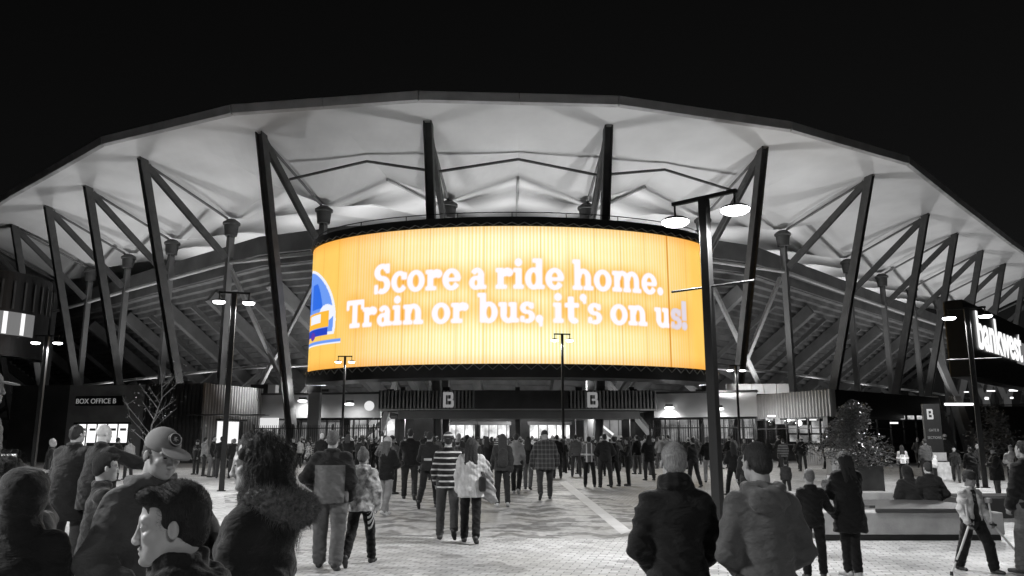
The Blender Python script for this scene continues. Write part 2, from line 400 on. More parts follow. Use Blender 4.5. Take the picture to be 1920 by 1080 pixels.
# ================================================================= BIG CURVED SCREEN
EA, EB = 15.0, 8.7; TM = rad(85)
_t = np.linspace(-TM, TM, 2001); _x = EA*np.sin(_t); _y = 50 + EB*(1 - np.cos(_t))
_s = np.concatenate([[0], np.cumsum(np.hypot(np.diff(_x), np.diff(_y)))]); _s -= _s[-1]/2; SHALF = _s[-1]
_px = 960 + FPX * _x / _y * (CP - .05*SP)
def surf_s(px, *a): return float(np.interp(px, _px, _s))
def scr_pt(s, off=0.0):
    t = np.interp(s, _s, _t); n = np.array([np.sin(t)/EA, -np.cos(t)/EB]); n = n / np.sqrt((n**2).sum(0)); return EA*np.sin(t) + n[0]*off, 50 + EB*(1 - np.cos(t)) + n[1]*off
SR, SCY = 1, 0
S_L, S_R = -SHALF, SHALF
Z0, Z1 = atY(955, 682, 50).z, atY(955, 424, 50).z
def glyphs():
    R = lambda x0, y0, x1, y1: ('r', x0, y0, x1, y1)
    O = lambda cx, cy, rx, ry, wx=.29, wy=.19, a0=0, a1=360: ('o', cx, cy, rx, ry, wx, wy, a0, a1)
    D = lambda cx, cy, r, ry=None: ('d', cx, cy, r, ry or r)
    g = {}
    g['o'] = ([O(.5,.5,.5,.53)], 1.08)
    g['c'] = ([O(.5,.5,.5,.53,.3,.19,35,322), R(.62,.62,.92,.95)], .98)
    g['e'] = ([O(.5,.5,.5,.53,.3,.19,0,325), R(.2,.42,.97,.56)], 1.04)
    g['a'] = ([O(.36,.3,.36,.33,.26,.16), R(.48,0,.78,.7), O(.42,.64,.37,.39,.28,.19,5,150), R(.48,0,.92,.18)], .98)
    g['d'] = ([O(.45,.5,.45,.53), R(.6,0,.9,1.48), R(.4,1.3,.9,1.48), R(.6,0,1.04,.18)], 1.12)
    g['b'] = ([O(.62,.5,.45,.53), R(.14,0,.44,1.48), R(0,1.3,.44,1.48)], 1.14)
    g['r'] = ([R(.12,0,.42,1), R(0,.82,.42,1), R(0,0,.6,.18), O(.62,.62,.3,.4,.26,.2,60,180), D(.74,.8,.19)], .98)
    g['i'] = ([R(.12,0,.42,1), R(0,.82,.42,1), R(0,0,.54,.18), D(.26,1.3,.19)], .64)
    g['h'] = ([R(.12,0,.42,1.48), R(0,1.3,.42,1.48), R(0,0,.54,.18), O(.6,.58,.42,.45,.29,.2,0,180), R(.73,0,1.02,.6), R(.62,0,1.16,.18)], 1.22)
    g['n'] = ([R(.12,0,.42,1), R(0,.82,.42,1), R(0,0,.54,.18), O(.6,.58,.42,.45,.29,.2,0,180), R(.73,0,1.02,.6), R(.62,0,1.16,.18)], 1.22)
    g['m'] = (g['n'][0][:4] + [R(.73,0,1.02,.6), R(.66,0,1.1,.16), O(1.2,.58,.42,.45,.29,.2,0,180), R(1.33,0,1.62,.6), R(1.24,0,1.76,.18)], 1.82)
    g['u'] = ([R(.12,.4,.42,1), R(0,.82,.42,1), O(.53,.42,.42,.45,.29,.2,180,360), R(.66,0,.95,1), R(.54,.82,.95,1), R(.66,0,1.08,.18)], 1.14)
    g['t'] = ([R(.18,.3,.48,1.32), R(0,.8,.76,1), O(.5,.32,.32,.35,.29,.19,180,320)], .84)
    g['s'] = ([O(.4,.73,.37,.3,.27,.17,20,270), O(.42,.29,.38,.32,.27,.17,-120,90), R(.55,.7,.74,.98), R(.04,.02,.24,.3)], .86)
    g['S'] = ([O(.54,1.05,.5,.42,.34,.22,20,270), O(.56,.4,.5,.44,.34,.22,-120,90), R(.78,1.0,1.0,1.46), R(.06,-.03,.28,.42)], 1.16)
    g['T'] = ([R(0,1.22,1.24,1.44), R(.46,0,.78,1.44), R(0,.95,.17,1.44), R(1.07,.95,1.24,1.44), R(.26,0,.98,.2)], 1.2)
    g['.'] = ([D(.2,.17,.19)], .5); g[','] = ([D(.2,.17,.19), R(.2,-.2,.36,.16)], .5)
    g["'"] = ([D(.18,1.3,.18), R(.18,1.0,.33,1.3)], .42)
    g['!'] = ([D(.2,.17,.19), R(.05,.48,.35,1.48)], .5); g[' '] = ([], .46)
    return g
GL = glyphs()
def cover(prims, X, Y):
    m = np.zeros(X.shape, bool)
    for p in prims:
        if p[0] == 'r': m |= (X >= p[1]) & (X <= p[3]) & (Y >= p[2]) & (Y <= p[4])
        elif p[0] == 'd': m |= ((X-p[1])/p[3])**2 + ((Y-p[2])/p[4])**2 <= 1
        else:
            _, cx, cy, rx, ry, wx, wy, a0, a1 = p
            q = (((X-cx)/rx)**2 + ((Y-cy)/ry)**2 <= 1) & (((X-cx)/(rx-wx))**2 + ((Y-cy)/(ry-wy))**2 >= 1)
            if a1 - a0 < 360:
                an = (np.degrees(np.arctan2((Y-cy)/ry, (X-cx)/rx)) - a0) % 360; q &= an <= (a1 - a0)
            m |= q
    return m
def draw_line(img, S, Z, txt, s0, s1, zb, xh):
    adv = sum(GL[c][1] for c in txt); sc = (s1 - s0) / adv; x = s0
    for c in txt:
        pr, w = GL[c]
        if pr:
            ii = np.where((S[:, 0] > x - .3*sc) & (S[:, 0] < x + (w + .3)*sc))[0]; jj = np.where((Z[0] > zb - .4*xh) & (Z[0] < zb + 1.7*xh))[0]
            if len(ii) and len(jj):
                sl = (slice(ii[0], ii[-1]+1), slice(jj[0], jj[-1]+1)); acc = np.zeros(S[sl].shape)
                ds = (S[1,0]-S[0,0])/4; dz = (Z[0,1]-Z[0,0])/4
                for a in (-1.5,-.5,.5,1.5):
                    for b in (-1.5,-.5,.5,1.5):
                        acc += cover(pr, (S[sl]+a*ds-x)/sc, (Z[sl]+b*dz-zb)/xh)
                img[sl] = np.maximum(img[sl], acc/16)
        x += w * sc
def blur(a, n, ax):
    k = np.ones(2*n+1)/(2*n+1)
    return np.apply_along_axis(lambda v: np.convolve(v, k, 'same'), ax, a)
def make_screen_face():
    nu, nv = 720, 176
    s = np.linspace(S_L*SR, S_R*SR, nu); z = np.linspace(Z0, Z1, nv); S, Z = np.meshgrid(s, z, indexing='ij')
    T = np.zeros(S.shape)
    zr = lambda py: atY(955, py, 50).z
    draw_line(T, S, Z, "Score a ride home.", surf_s(703, SR, SCY), surf_s(1243, SR, SCY), zr(541), zr(503) - zr(541))
    draw_line(T, S, Z, "Train or bus, it's on us!", surf_s(655, SR, SCY), surf_s(1284, SR, SCY), zr(604), zr(567) - zr(604))
    T = np.clip(blur(blur(T, 1, 0), 1, 1) * 1.55, 0, 1)
    halo = blur(blur(blur(blur(T, 12, 0), 9, 1), 10, 0), 8, 1); halo = np.clip(halo * 1.8, 0, 1)[..., None]
    near = blur(blur(T, 2, 0), 2, 1)[..., None]
    rng = np.random.RandomState(3)
    u = (S / S_R)
    side = np.array([1.0, 0.62, 0.13]); mid = np.array([1.0, 0.76, 0.19]); deep = np.array([0.99, 0.42, 0.03])
    low = blur(blur(rng.rand(nu, nv), 4, 0), 18, 1) + .8*blur(blur(rng.rand(nu, nv), 14, 0), 12, 1); low = (low - low.mean()) / low.std()
    k = np.clip(1 - (np.abs(u - 0.05) / 0.62) ** 3, 0, 1)[..., None]
    img = side * (1 - k) + mid * k
    # vertical lines of the panels, strongest where the screen is seen square on
    st = rng.rand(nu); st = 0.5 + 0.5*np.sin(np.arange(nu) * 1.42 + 1.5*np.sin(np.arange(nu) * .07)) * (0.6 + .4*st)
    amp = np.clip(1 - np.abs(u[:, 0] - .02) / .72, 0, 1) ** 0.7
    lift = (st * amp)[:, None, None] * np.clip(1 - halo * 0.55, 0, 1)
    img = img + lift * np.array([0.0, 0.34, 0.78]) + np.array([0, .05, .04]) * k
    img = img * (1 + 0.07 * low[..., None] * np.array([0, 1, 1.6]))
    img = img * (1 - halo * 0.85) + (deep + lift * np.array([0, .34, .22])) * halo * 0.85
    pan = np.abs((np.arange(nu) % 36) - 0) < 1; img[pan] *= np.array([.9, .72, .5])
    # train at the left end
    sx = lambda px: surf_s(px, SR, SCY)
    a, b = sx(584), sx(634); zt, zb_ = atY(610, 523, 56.5).z, atY(610, 648, 56.5).z
    X = (S - a) / (b - a); Y = (Z - zb_) / (zt - zb_)
    def put(m, c, al=1.0): img[m] = np.array(c) * al + img[m] * (1 - al)
    blue, lblue, dk, yel, wht = (0.03,0.16,0.80), (0.16,0.34,0.92), (0.02,0.06,0.55), (1.0,.52,.05), (.9,.92,1.0)
    def body(sx_, o): return (Y > .14 - o) & (((X - .1)/(sx_ + o))**2 + ((Y - .30)/(.80 + o))**2 < 1) & (X > -2)
    put(body(.87, .04) & (Y > .09), wht); put(body(.86, 0) & (Y > .12), lblue)
    put(body(.62, 0) & (X > .34) & (Y > .5) & (Y < .88), blue); put((X > .12) & (X < .24) & (Y > .48) & (Y < .86), blue)
    put(((X-.80)/.18)**2 + ((Y-.42)/.12)**2 < 1, wht)
    put((X > -.3) & (X < .86) & (Y > .22) & (Y < .45), yel); put((X > .28) & (X < .66) & (Y > .29) & (Y < .41), wht)
    put((X > -.3) & (X < .84) & (Y > .1) & (Y < .2), dk)
    for cx in (.12, .42): put(((X-cx)/.09)**2 + ((Y-.11)/.06)**2 < 1, (.12, .04, .4))
    put((X > -.4) & (X < 1.12) & (Y > -.015) & (Y < .03), lblue); put((X > -.4) & (X < 1.12) & (Y > -.035) & (Y < -.015), wht)
    # the seam and the bluish last letters right of it
    seam = int((sx(1252) - s[0]) / (s[1] - s[0]))
    wl = np.array([1.6, 1.55, 1.75]) - 0.3; Tm = T[..., None] * np.where((S > sx(1254))[..., None], .5, 1.0)
    white = np.ones(3) * np.array([1.05, .98, 1.08])
    near = np.clip(near * .9, 0, 1)
    img = img * (1 - .35 * near) + np.array([1.0, .66, .30]) * .35 * near
    img = img * (1 - Tm) + white * Tm
    right = (S > sx(1254)) & (T > .05); img[right] = img[right] * .6 + np.array([.42, .62, 1.05]) * .4
    img[seam-1:seam+1] = np.array([.75, .28, .02])
    img = np.clip(img, 0, 1.2)
    X3, Y3 = scr_pt(S.ravel()); X3 = X3.reshape(S.shape); Y3 = Y3.reshape(S.shape)
    co = np.stack([X3, Y3 - 60, Z], -1).reshape(-1, 3)
    idx = np.arange(nu*nv).reshape(nu, nv)
    q = np.stack([idx[:-1,:-1], idx[1:,:-1], idx[1:,1:], idx[:-1,1:]], -1).reshape(-1, 4)
    me = bpy.data.meshes.new("display_face"); me.vertices.add(nu*nv); me.vertices.foreach_set("co", co.ravel())
    me.loops.add(q.size); me.loops.foreach_set("vertex_index", q.ravel().astype(np.int32))
    me.polygons.add(len(q)); me.polygons.foreach_set("loop_start", np.arange(0, q.size, 4, dtype=np.int32)); me.update(calc_edges=True)
    at = me.color_attributes.new("picture", 'FLOAT_COLOR', 'POINT')
    at.data.foreach_set("color", np.concatenate([img.reshape(-1, 3), np.ones((nu*nv, 1))], 1).astype(np.float32).ravel())
    m, nt, b = nodes_of("led_display"); b.inputs["Base Color"].default_value = (0.01, 0.01, 0.01, 1); b.inputs["Roughness"].default_value = 0.6
    c = nt.nodes.new("ShaderNodeVertexColor"); c.layer_name = "picture"; nt.links.new(c.outputs[0], b.inputs["Emission Color"]); b.inputs["Emission Strength"].default_value = 1.0
    me.materials.append(m); return me
screen = empty("led_screen", (0, 60, 0), 0, "huge glowing orange curved screen with white advert lettering and a blue train", "screen")
face = bpy.data.objects.new("display_face", make_screen_face()); COL.objects.link(face); face.parent = screen
def arc_solid(mb, cx, cy, r0, r1, z0, z1, a0, a1, n=64):
    vs = []
    for i in range(n + 1):
        a = a0 + (a1 - a0) * i / n
        for r, z in ((r1, z0), (r1, z1), (r0, z1), (r0, z0)): vs.append((cx + math.sin(a) * r, cy - math.cos(a) * r, z))
    fs = [(i*4+k, i*4+(k+1) % 4, (i+1)*4+(k+1) % 4, (i+1)*4+k) for i in range(n) for k in range(4)]
    mb.add(vs, fs + [(0,1,2,3), (n*4+3, n*4+2, n*4+1, n*4)]); return mb
def curve_solid(mb, o0, o1, z0, z1, e=0.0, n=80):
    vs = []
    for i in range(n + 1):
        q = S_L + (S_R - S_L) * i / n
        for o, z in ((o1, z0), (o1, z1), (o0, z1), (o0, z0)):
            x, y = scr_pt(q, o); x += e * (1 if q > 0 else -1) * abs(q / SHALF) ** 8; vs.append((float(x), float(y) - 60, z))
    fs = [(i*4+k, i*4+(k+1) % 4, (i+1)*4+(k+1) % 4, (i+1)*4+k) for i in range(n) for k in range(4)]
    mb.add(vs, fs + [(0,1,2,3), (n*4+3, n*4+2, n*4+1, n*4)]); return mb
curve_solid(MB(), -1.3, -.03, Z0 + .02, Z1 - .02).build("screen_housing", M_CLAD, screen)
curve_solid(MB(), -1.5, .12, Z1, Z1 + 0.62).build("top_band", M_STEEL_D, screen)
curve_solid(MB(), -2.4, .12, Z0 - 0.85, Z0).build("bottom_band", M_STEEL_D, screen)
tr = MB(); zig = []
def sp3(f, off, z): x, y = scr_pt(S_L + (S_R - S_L) * f, off); return Vector((float(x), float(y) - 60, z))
for zz, h in ((Z1 + .05, .18), (Z0 - .36, .34)):
    for k in range(90):
        tr.beam(sp3(k/90, .16, zz + (h if k % 2 else 0)), sp3((k+1)/90, .16, zz + (0 if k % 2 else h)), .05, .05)
tr.build("rim_lattice", mat("grey_lacing", 0.3, 0.5), screen)
rl = MB()
for k in range(60): rl.beam(sp3(k/60, -.2, Z1 + 1.0), sp3((k+1)/60, -.2, Z1 + 1.0), .05, .05)
for k in range(0, 61, 6): rl.beam(sp3(k/60, -.2, Z1 + .6), sp3(k/60, -.2, Z1 + 1.0), .05, .05, up=(0, 1, 0))
rl.build("top_rail", M_STEEL_D, screen)

# far side screens seen edge-on
def side_screen(name, label, cx, cy, R, a0, a1, z0, z1, zb0, zb1, bars, face_to):
    e = empty(name, (cx, cy, 0), 0, label, "screen", "corner screens along the stadium sides")
    arc_solid(MB(), 0, 0, R - 1.2, R - .05, z0, z1, a0, a1, 32).build("screen_housing", M_BLACK, e)
    fm = MB(); n = 24
    arc_solid(fm, 0, 0, R - .04, R, zb0, zb1, a0 + bars[0], a0 + bars[1], n)
    fm.build("display_face", emis("grey_display", 0.16, 1.0), e)
    return e
a = atY(-25, 560, 60)
ls = side_screen("led_screen", "dark drum-shaped screen with white bars on grey at the left edge", a.x - 1.2, a.y, 5.4, 0.2, 2.2, atY(20, 668, 58).z, atY(20, 512, 58).z, atY(20, 622, 56).z, atY(20, 578, 56).z, (0, 1.28), None)
bm = MB()
for q in (0.28, .47, .62, .80, 1.05): arc_solid(bm, 0, 0, 5.40, 5.44, atY(20, 622, 56).z + .05, atY(20, 578, 56).z - .02, .2 + q, .2 + q + .055, 3)
bm.build("lit_bars", emis("white_display", 1.1, 1.0), ls)
bl = MB()
for q in np.arange(.25, 1.9, .16): arc_solid(bl, 0, 0, 5.40, 5.46, atY(20, 572, 56).z, atY(20, 518, 56).z, .2 + q, .2 + q + .03, 2)
bl.build("housing_rib", M_STEEL, ls)
A = atY(1816, 640, 50); B = atY(1990, 690, 74)
rs = empty("led_screen", (A.x, A.y, 0), 0, "black slanting screen with bright white script lettering at the right edge", "screen", "corner screens along the stadium sides")
rd = Vector((B.x - A.x, B.y - A.y, 0)); rlen = rd.length; rdir = rd / rlen
rs.rotation_euler = (0, 0, math.atan2(rdir.y, rdir.x))
za, zb = atY(1822, 605, A.y).z, atY(1822, 650, A.y).z
MB().box(-.3, 0, zb - 1.9, rlen, 1.2, za + 1.5).build("screen_housing", M_BLACK, rs, bevel=0.08)
MB().box(rlen * .42, -.04, zb - .1, rlen - .5, -.003, za + .1).build("display_face", emis("grey_display", 0.16), rs)
lettering("lettering", "bankwest", 3.5, (rlen * .27, -.06, zb + .15), (rad(90), 0, 0), emis("white_display", 1.1), rs, .02, .07)

# ================================================================= BOX OFFICE (left) AND KIOSK (right)
K1 = atY(385, 720, 55.6); K0 = atY(25, 722, 58.2); K2 = atY(492, 728, 61.9)
bo = empty("box_office", (K1.x, K1.y, 0), 0, "flat-roofed box office with a black sign and a lit ticket window, left of the gate", "building")
def kb(mb, name, m, par, base=None, **k):
    o = mb.build(name, m, par, **k); base = base or par
    if par is base: o.matrix_parent_inverse = Matrix.Translation(-base.location)
    return o
def lerp2(a, b, f): return (a.x + (b.x - a.x) * f, a.y + (b.y - a.y) * f)
kz = 5.45
def fr(px):   # fraction along K0-K1 for a pixel column
    lo, hi = 0.0, 1.0
    for _ in range(30):
        m = (lo + hi) / 2; p = lerp2(K0, K1, m); q = (p[0] / p[1]) * 1.0065 * FPX + 960
        if q < px: lo = m
        else: hi = m
    return lo
f1, f2, w0, w1 = fr(131), fr(272), fr(150), fr(247)
zt_, zbt = 2.65, 1.15
m = MB().wall(K0, lerp2(K0, K1, f1), 0, kz, .3); kb(m, "dark_wall", M_CLAD, bo)
m = MB().wall(lerp2(K0, K1, f1), lerp2(K0, K1, w0), 0, kz - .05, .3).wall(lerp2(K0, K1, w1), lerp2(K0, K1, f2), 0, kz - .05, .3)
m.wall(lerp2(K0, K1, w0), lerp2(K0, K1, w1), zt_, kz - .05, .3).wall(lerp2(K0, K1, w0), lerp2(K0, K1, w1), 0, zbt, .3); kb(m, "rendered_wall", M_WALL_G, bo)
kb(MB().wall(lerp2(K0, K1, f2), (K1.x - .03, K1.y), 0, kz, .3).corr(lerp2(K0, K1, f2), K1, 0.02, kz, .30, .12), "ribbed_wall", mat("shaded_corrugated", .045, .4, .03, 20, .15, 1), bo)  # face turned from the lit gate: its shade is put in as darker metal
kb(MB().wall((K1.x, K1.y + .3), K2, 0, kz, .3).corr((K1.x + .02, K1.y), K2, 0.02, kz, .30, .12), "ribbed_wall", M_CORR, bo)
dK = (Vector((K1.x, K1.y)) - Vector((K0.x, K0.y))).normalized(); nK = Vector((-dK.y, dK.x))
rb = MB(); q0 = Vector((K0.x, K0.y)) + nK * .31; q1 = Vector((K1.x, K1.y)) + nK * .31
rb.add([(q0.x, q0.y, kz - .3), (q1.x, q1.y, kz - .3), (K2.x - .3, K2.y, kz - .3), (q0.x + 3, q0.y + 9, kz - .3)], [(0, 1, 2, 3)])
kb(rb, "roof", M_CLAD, bo)
a = Vector(lerp2(K0, K1, w0)) ; b = Vector(lerp2(K0, K1, w1))
an = math.atan2(dK.y, dK.x)
tw = empty("ticket_window", (0, 0, 0)); tw.parent = bo; tw.location = (a.x - K1.x, a.y - K1.y, 0); tw.rotation_euler = (0, 0, an)
wl_ = (b - a).length
MB().box(-2.4, 1.6, zbt - .2, wl_ + .6, 1.7, zt_ + .2).build("back_panel", emis("ticket_hall", 1.3, 1.0), tw)
mm = MB()
for k in range(5): mm.box(-.9 + k * wl_/5, 1.5, 2.2, -.9 + k * wl_/5 + .45, 1.58, 2.38)
mm.box(0, 1.2, 1.1, wl_, 1.5, 1.35); mm.build("counter", M_CLAD, tw)
mm = MB().box(-.15, -.12, zt_, wl_ + .15, .1, zt_ + .12).box(-.05, -.06, zbt - .1, wl_ + .05, .1, zbt)
for k in range(6): mm.box(k * wl_/5 - .03, -.02, zbt, k * wl_/5 + .03, .05, zt_)
mm.build("frame", M_BLACK, tw)
MB().box(-.8, -1.0, zt_ + .55, wl_ + .5, -.01, zt_ + .62).build("awning", M_BLACK, bo).matrix_parent_inverse = Matrix.Identity(4)
aw = bo.children[-1]; aw.location = tw.location; aw.rotation_euler = tw.rotation_euler
sg = MB().box(0, -.14, 3.95, wl_ * .92, -.02, 4.62).build("sign_board", M_BLACK, bo); sg.location = tw.location + Vector((-.15, 0, 0)); sg.rotation_euler = tw.rotation_euler
lettering("lettering", "BOX OFFICE B", .50, (wl_ * .40, -.16, 4.1), (rad(90), 0, 0), emis("dim_sign", .22), sg, .01, .0)
# second small ticket window in the ribbed side wall
d2 = (Vector((K2.x, K2.y)) - Vector((K1.x, K1.y))).normalized()
tw2 = empty("ticket_window", (0, 0, 0)); tw2.parent = bo
p = Vector((K1.x, K1.y)) + d2 * 1.4; tw2.location = (p.x - K1.x, p.y - K1.y, 0); tw2.rotation_euler = (0, 0, math.atan2(d2.y, d2.x))
MB().box(0, -.16, 1.3, 2.4, -.10, 2.85).build("lit_pane", emis("ticket_pane", 1.0, 1.0), tw2)
MB().box(-.1, -.5, 2.9, 2.9, -.08, 3.02).box(2.42, -.17, 1.3, 2.9, -.09, 2.88).build("frame", M_BLACK, tw2)

# gate wings: pale walls left and right of the entrance canopy
WL = (Vector((K2.x, K2.y, 0)), Vector((-9.95, 60.2, 0))); WR0 = atY(1418, 740, 57.3); WR = (Vector((10.7, 60.2, 0)), Vector((WR0.x, WR0.y, 0)))
def wing(name, seg, label, zt=4.95, zb=3.2):
    e = empty(name, (seg[0].x, seg[0].y, 0), 0, label, "gate wall", "pale wing walls of the gate")
    kb(MB().wall(seg[0], seg[1], zb, zt, .4), "wall_band", M_CLAD_L, e)
    kb(MB().wall((seg[0].x, seg[0].y - .25), (seg[1].x, seg[1].y - .25), zt + .01, zt + .14, .8), "coping", M_STEEL_D, e)
    dd = (seg[1] - seg[0]).normalized(); L = (seg[1] - seg[0]).length; an = math.atan2(dd.y, dd.x)
    return e, dd, L, an
wl, ddl, Ll, anl = wing("wing_wall", WL, "pale wing wall with a downlight, left of the entrance canopy")
wr, ddr, Lr, anr = wing("wing_wall", WR, "pale wing wall with a downlight, right of the entrance canopy")
def glazed(par, off, an, L, z0, z1, n, m, z_lit=None, seed=1):
    g = empty("glazed_screen"); g.parent = par; g.location = off; g.rotation_euler = (0, 0, an)
    fm = MB().box(0, -.05, z1 - .12, L, .05, z1).box(0, -.05, z0, L, .05, z0 + .1).box(0, -.045, z1 - .75, L, .045, z1 - .68)
    for k in range(n + 1): fm.box(k * L/n - .05, -.06, z0, k * L/n + .05, .06, z1)
    fm.build("frame", M_BLACK, g); MB().box(0.02, -.01, z0 + .02, L - .02, .01, z1 - .02).build("pane", glass_mat(), g)
    return g
glazed(wl, (0, .5, 0), anl, Ll, 0.05, 3.15, 9, None); glazed(wr, (0, .5, 0), anr, Lr, .05, 3.15, 8, None)
kb(MB().box(WL[0].x + .1, WL[0].y - .45, 2.45, WL[0].x + 1.5, WL[0].y - .3, 3.2), "sign_box", emis("sign_box_lit", .75), wl)
# lit interiors behind the glazing: backlit panels standing in the concourse
def lit_panel(x0, x1, y, z0, z1, g, label, tex=(1.5, 1, 1.2)):
    e = empty("lit_stall", ((x0 + x1)/2, y, 0), 0, label, "concession stall", "lit stalls deep in the concourse")
    w = (x1 - x0)/2
    MB().box(-w, 0, z0, w, .15, z1).build("menu_panel", emis(f"stall_{g}", g, 1.0, tex=tex), e)
    MB().box(-w - .15, -.1, 0, w + .15, .4, z0 - .02).box(-w - .15, -.3, z1 + .02, w + .15, .4, z1 + .3).build("counter", M_CLAD, e)
    fm = MB()
    for k in range(int(2*w/.8) + 1): fm.box(-w + k*.8 - .04, -.06, z0, -w + k*.8 + .04, -.02, z1)
    fm.build("mullion", M_CLAD, e); return e
def lp(px0, px1, py0, py1, Y, g, label, tex=(1.5, 1, 1.2)):
    a = atY(px0, py1, Y); b = atY(px1, py0, Y); return lit_panel(a.x, b.x, Y, max(a.z, .1), b.z, g, label, tex)
lp(838, 890, 797, 822, 72, 1.3, "bright stall panel seen between the canopy posts, left of centre")
lp(900, 955, 797, 822, 72.4, 1.0, "bright stall panel deep under the canopy, just left of the middle post")
lp(993, 1068, 797, 822, 72, 1.4, "widest bright stall panel, just right of the middle canopy post")
lp(655, 740, 786, 830, 70, 1.1, "bright stall seen through the gate fence left of the canopy", (.8, 1, 1.0))
lp(560, 640, 792, 825, 71, .45, "dim stall behind the gate fence below the left wing wall", (.8, 1, 1.0))
lp(1095, 1165, 788, 828, 74, .22, "dim grey stall panel at the right under the canopy", (.5, 1, .8))
lp(1240, 1310, 785, 828, 70, .5, "stall half lit behind the right wing glazing", (.8, 1, 1.0))
lp(1340, 1425, 785, 822, 66, .8, "bright stall behind the right wing glazing, nearest the kiosk", (1.6, 1, 1.6))
lp(492, 522, 790, 835, 64.5, 1.2, "narrow bright panel behind the fence beside the box office", (.1, 1, .1))
# stair under the canopy, its handrail given a glow of its own
st = empty("stair_flight", (0, 66, 0), 0, "stair flight with a bright sloping handrail under the canopy", "stair")
a = atY(1118, 789, 66); b = atY(1150, 815, 66)
kb(MB().beam(a, b, .25, .16), "handrail", emis("rail_glow", .9), st); kb(MB().beam(a - Vector((0, -.6, .7)), b - Vector((0, -.6, .7)), .9, .35), "flight", M_CLAD_L, st)
st2 = empty("stair_flight", (-12, 66, 0), 0, "pale sloping stair flight left of the canopy above the fence", "stair")
a = atY(730, 783, 65); b = atY(690, 812, 65)
kb(MB().beam(a, b, .5, .35), "flight", M_CLAD_L, st2); kb(MB().beam(a + Vector((0, 0, .9)), b + Vector((0, 0, .9)), .06, .06), "handrail", M_CLAD_L, st2)

# entrance canopy
xa, xb = atY(710, 750, 58).x, atY(1231, 750, 58).x
cn = empty("entrance_canopy", (0, 58, 0), 0, "dark ribbed entrance canopy across the gate with two grey letters B", "canopy")
MB().box(xa, 0.1, 3.78, xb, 1.3, 5.1).build("canopy_body", M_CLAD, cn)
cr = MB().corr((xa, .1), (xa + 7.0, .1), 3.8, 5.08, .26, .09); cr.build("ribbed_front", M_CORR, cn)
MB().corr((xb - 6.4, .1), (xb, .1), 3.8, 5.08, .26, .09).build("ribbed_front", M_CORR, cn)
MB().box(xa + 7.02, -.02, 3.8, xb - 6.42, .08, 5.08).build("front_panel", M_CLAD, cn)
MB().box(xa - .1, -.12, 3.68, xb + .1, 1.3, 3.76).build("canopy_edge", M_CLAD_L, cn)
MB().box(xa + 1.4, .25, 3.05, xb - 1.2, 1.2, 3.67).build("lower_beam", mat("lower_beam", .16, .6, .05, 10, .15, .8), cn)
def bglyph(h, w, d):
    mb = MB(); t = h * .19
    def sl(pts): mb.add([(x, -d, z) for x, z in pts] + [(x, 0, z) for x, z in pts], [tuple(range(len(pts)))] + [tuple(range(2*len(pts)-1, len(pts)-1, -1))] + [((i+1) % len(pts), i, len(pts)+i, len(pts)+(i+1) % len(pts)) for i in range(len(pts))])
    sl([(0, 0), (t*.95, 0), (t*.95, h), (0, h)])
    for z0, x1 in ((0, w - t*.9), (h - t, w - t*1.1)): sl([(t, z0), (x1, z0), (x1, z0 + t), (t, z0 + t)])
    sl([(w*.42, h*.43), (w - t*.9, h*.43), (w - t*.9, h*.57), (w*.42, h*.57)])
    r = t*.9
    sl([(w - t*.88, 0), (w - t*.3, 0), (w, t*.6), (w, h*.44), (w - t*.35, h*.5), (w - t*.88, h*.5)])
    sl([(w - t*1.08 , h*.505), (w - t*.5, h*.505), (w - t*.18, h*.58), (w - t*.18, h - t*.6), (w - t*.55, h), (w - t*1.08, h)])
    return mb
for px in (831, 1101):
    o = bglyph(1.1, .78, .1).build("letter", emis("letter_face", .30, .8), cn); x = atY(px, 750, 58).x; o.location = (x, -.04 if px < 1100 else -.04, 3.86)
MB().box(xa + .5, 1.4, 3.6, xb - .5, 8, 3.7).build("canopy_soffit", M_CLAD, cn)
for i, px in enumerate((748, 832, 971, 1090, 1193)):
    x = atY(px, 700, 57).x; w = .5 if i in (1, 3) else .36
    t = MB().box(x - w/2, 59.4, 0, x + w/2, 59.85, Z0 - .87)
    o = t.build("canopy_post", M_STEEL_D, cn); o.matrix_parent_inverse = Matrix.Translation((0, -58, 0))
for px, tag_ in ((593, "left"), (1324, "right")):
    x = atY(px, 700, 59.4).x
    e = empty("screen_post", (x, 59.4, 0), 0, f"thick post under the {tag_} end of the big screen with its foot lit", "post", "thick posts under the ends of the big screen")
    MB().box(-.42, -.35, 0, .42, .35, Z0 - .5).build("shaft", M_COLUMN, e); MB().box(-.5, -.42, 5.0, .5, .42, 5.6).build("collar", M_STEEL_D, e)
# downlights: wall lamps and canopy spots
def downlight(px, py, Y, power, label, r=.35, tgt=None):
    p = atY(px, py, Y)
    e = empty("wall_lamp", p, 0, label, "wall lamp", "wall lamps on the gate buildings")
    MB().box(-.25, -.1, .14, .25, .35, .32).build("bracket", M_BLACK, e); MB().lathe((0, 0, 0), [(.05, .13), (.33, .1), (.33, .0), (.1, -.05)], 14).build("lamp_head", emis("lamp_lens", 6.0), e)
    lamp("wall_lamp_light", 'SPOT', p + Vector((0, 0, -.12)), power, p + (tgt or Vector((0, 1.2, -3))), .15, 165, .9)
downlight(567, 753, 60.3, 300, "wall lamp shining down the pale wall beside the box office")
downlight(1255, 766, 59.2, 300, "wall lamp shining down the pale wall right of the canopy")
downlight(655, 759, 59.0, 260, "wall lamp left of the canopy above the fence")
downlight(1348, 768, 57.5, 160, "wall lamp on the pale wall between the screen post and the kiosk")
